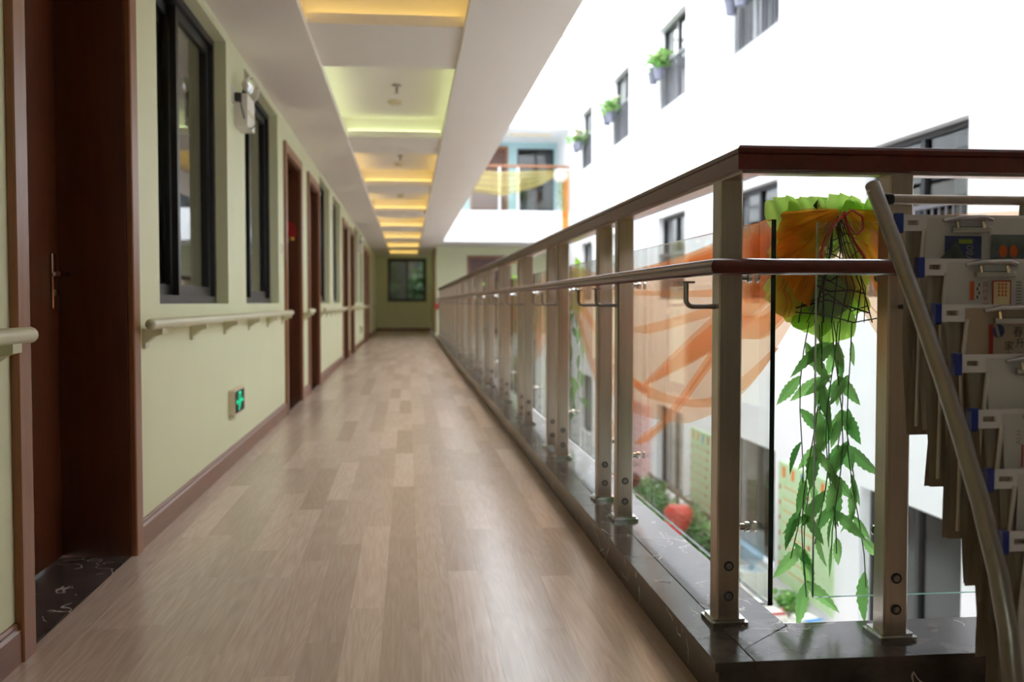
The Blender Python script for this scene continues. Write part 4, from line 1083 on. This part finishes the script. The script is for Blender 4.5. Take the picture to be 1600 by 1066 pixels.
MB().lathe([(.06, 0), (.17, .05), (.20, .12), (.17, .2), (.06, .25)], 16).build('body', 'basket', t, True)
rg = MB()
for zz, r in ((.02, .105), (.08, .192), (.16, .193), (.23, .10)): rg.lathe([(r, zz-.006), (r+.008, zz), (r, zz+.006)], 16)
rg.build('hoop', 'red_box', t, True); MB().tube([(0, 0, .25), (0, 0, .32), (.2, 0, .34)], .006, 6).build('hanger', 'stem', t)
# low orange bench and reading table with magazines
t = thing('play_bench', 'low orange bench in front of the climber planter', 'bench', (3.0, 13.2, GZ))
MB().bbox(-.2, .2, -1.3, 1.3, .62, .68, .01, 'y').build('top', 'table_orange', t)
for x in (-.15, .15):
    for y in (-1.2, 1.2): MB().bbox(x-.025, x+.025, y-.025, y+.025, 0, .62, .004).build('leg', 'yellow_paint', t)
t = thing('reading_table', 'white reading table against the wall under the green poster', 'table', (3.82, 9.45, GZ))
MB().bbox(-.26, .26, -.85, .85, .70, .74, .008, 'y').build('top', 'white_plastic', t)
for x in (-.22, .22):
    for y in (-.78, .78): MB().bbox(x-.02, x+.02, y-.02, y+.02, 0, .70, .004).build('leg', 'silver_paint', t)
rv = random.Random(33)
mags = [('white magazine with an orange stripe on the reading table', 'ink_orange', (3.93, 9.95)), ('white magazine with a red stripe on the reading table', 'ink_red', (3.70, 9.75)), ('blue edged magazine on the reading table', 'poster_blue', (3.95, 9.45)), ('grey banded magazine at the near end of the reading table', 'ink_grey', (3.72, 9.3)), ('magazine with a dark band under the flowers', 'ink_dark', (3.70, 10.1))]
for k, (lb, m, (x, y)) in enumerate(mags):
    t = thing('magazine', lb, 'magazine', (x, y, GZ+.742+.0005), 'magazines on the reading table', rotz=rv.uniform(-.4, .4))
    MB().box(-.10, .10, -.14, .14, 0, .05+.02*(k % 3)).build('pages', 'white_plastic', t); MB().box(-.10, .10, -.14, -.06, .05+.02*(k % 3), .052+.02*(k % 3)).build('cover_stripe', m, t)
shrub('flower_tray', 'tray of small green and white flowers at the far end of the reading table', (3.95, 9.98, GZ+.74), (.12, .3, .10), 160, 44, 'plant_leaf', None, .09, 'plant')

# ---- trees outside the end window and an added dark plane blocking the bright sky
shrub('garden_tree', 'dense dark green tree outside the corridor end window', (1.1, 35.0, -.2), (1.05, .7, 1.5), 1500, 51, 'leaf_tree', None, .3, 'tree')
shrub('garden_tree', 'shaded leafy tree behind the frosted end pane', (-1.3, 35.6, -.2), (1.1, .7, 1.6), 1500, 52, 'leaf_tree', None, .3, 'tree')
struct(MB().box(-6, 6, 36.5, 36.8, -FL, 8).build('sky_block', 'dark_room'), 'dark plane added beyond the trees to block the sky outside the end window', 'wall')
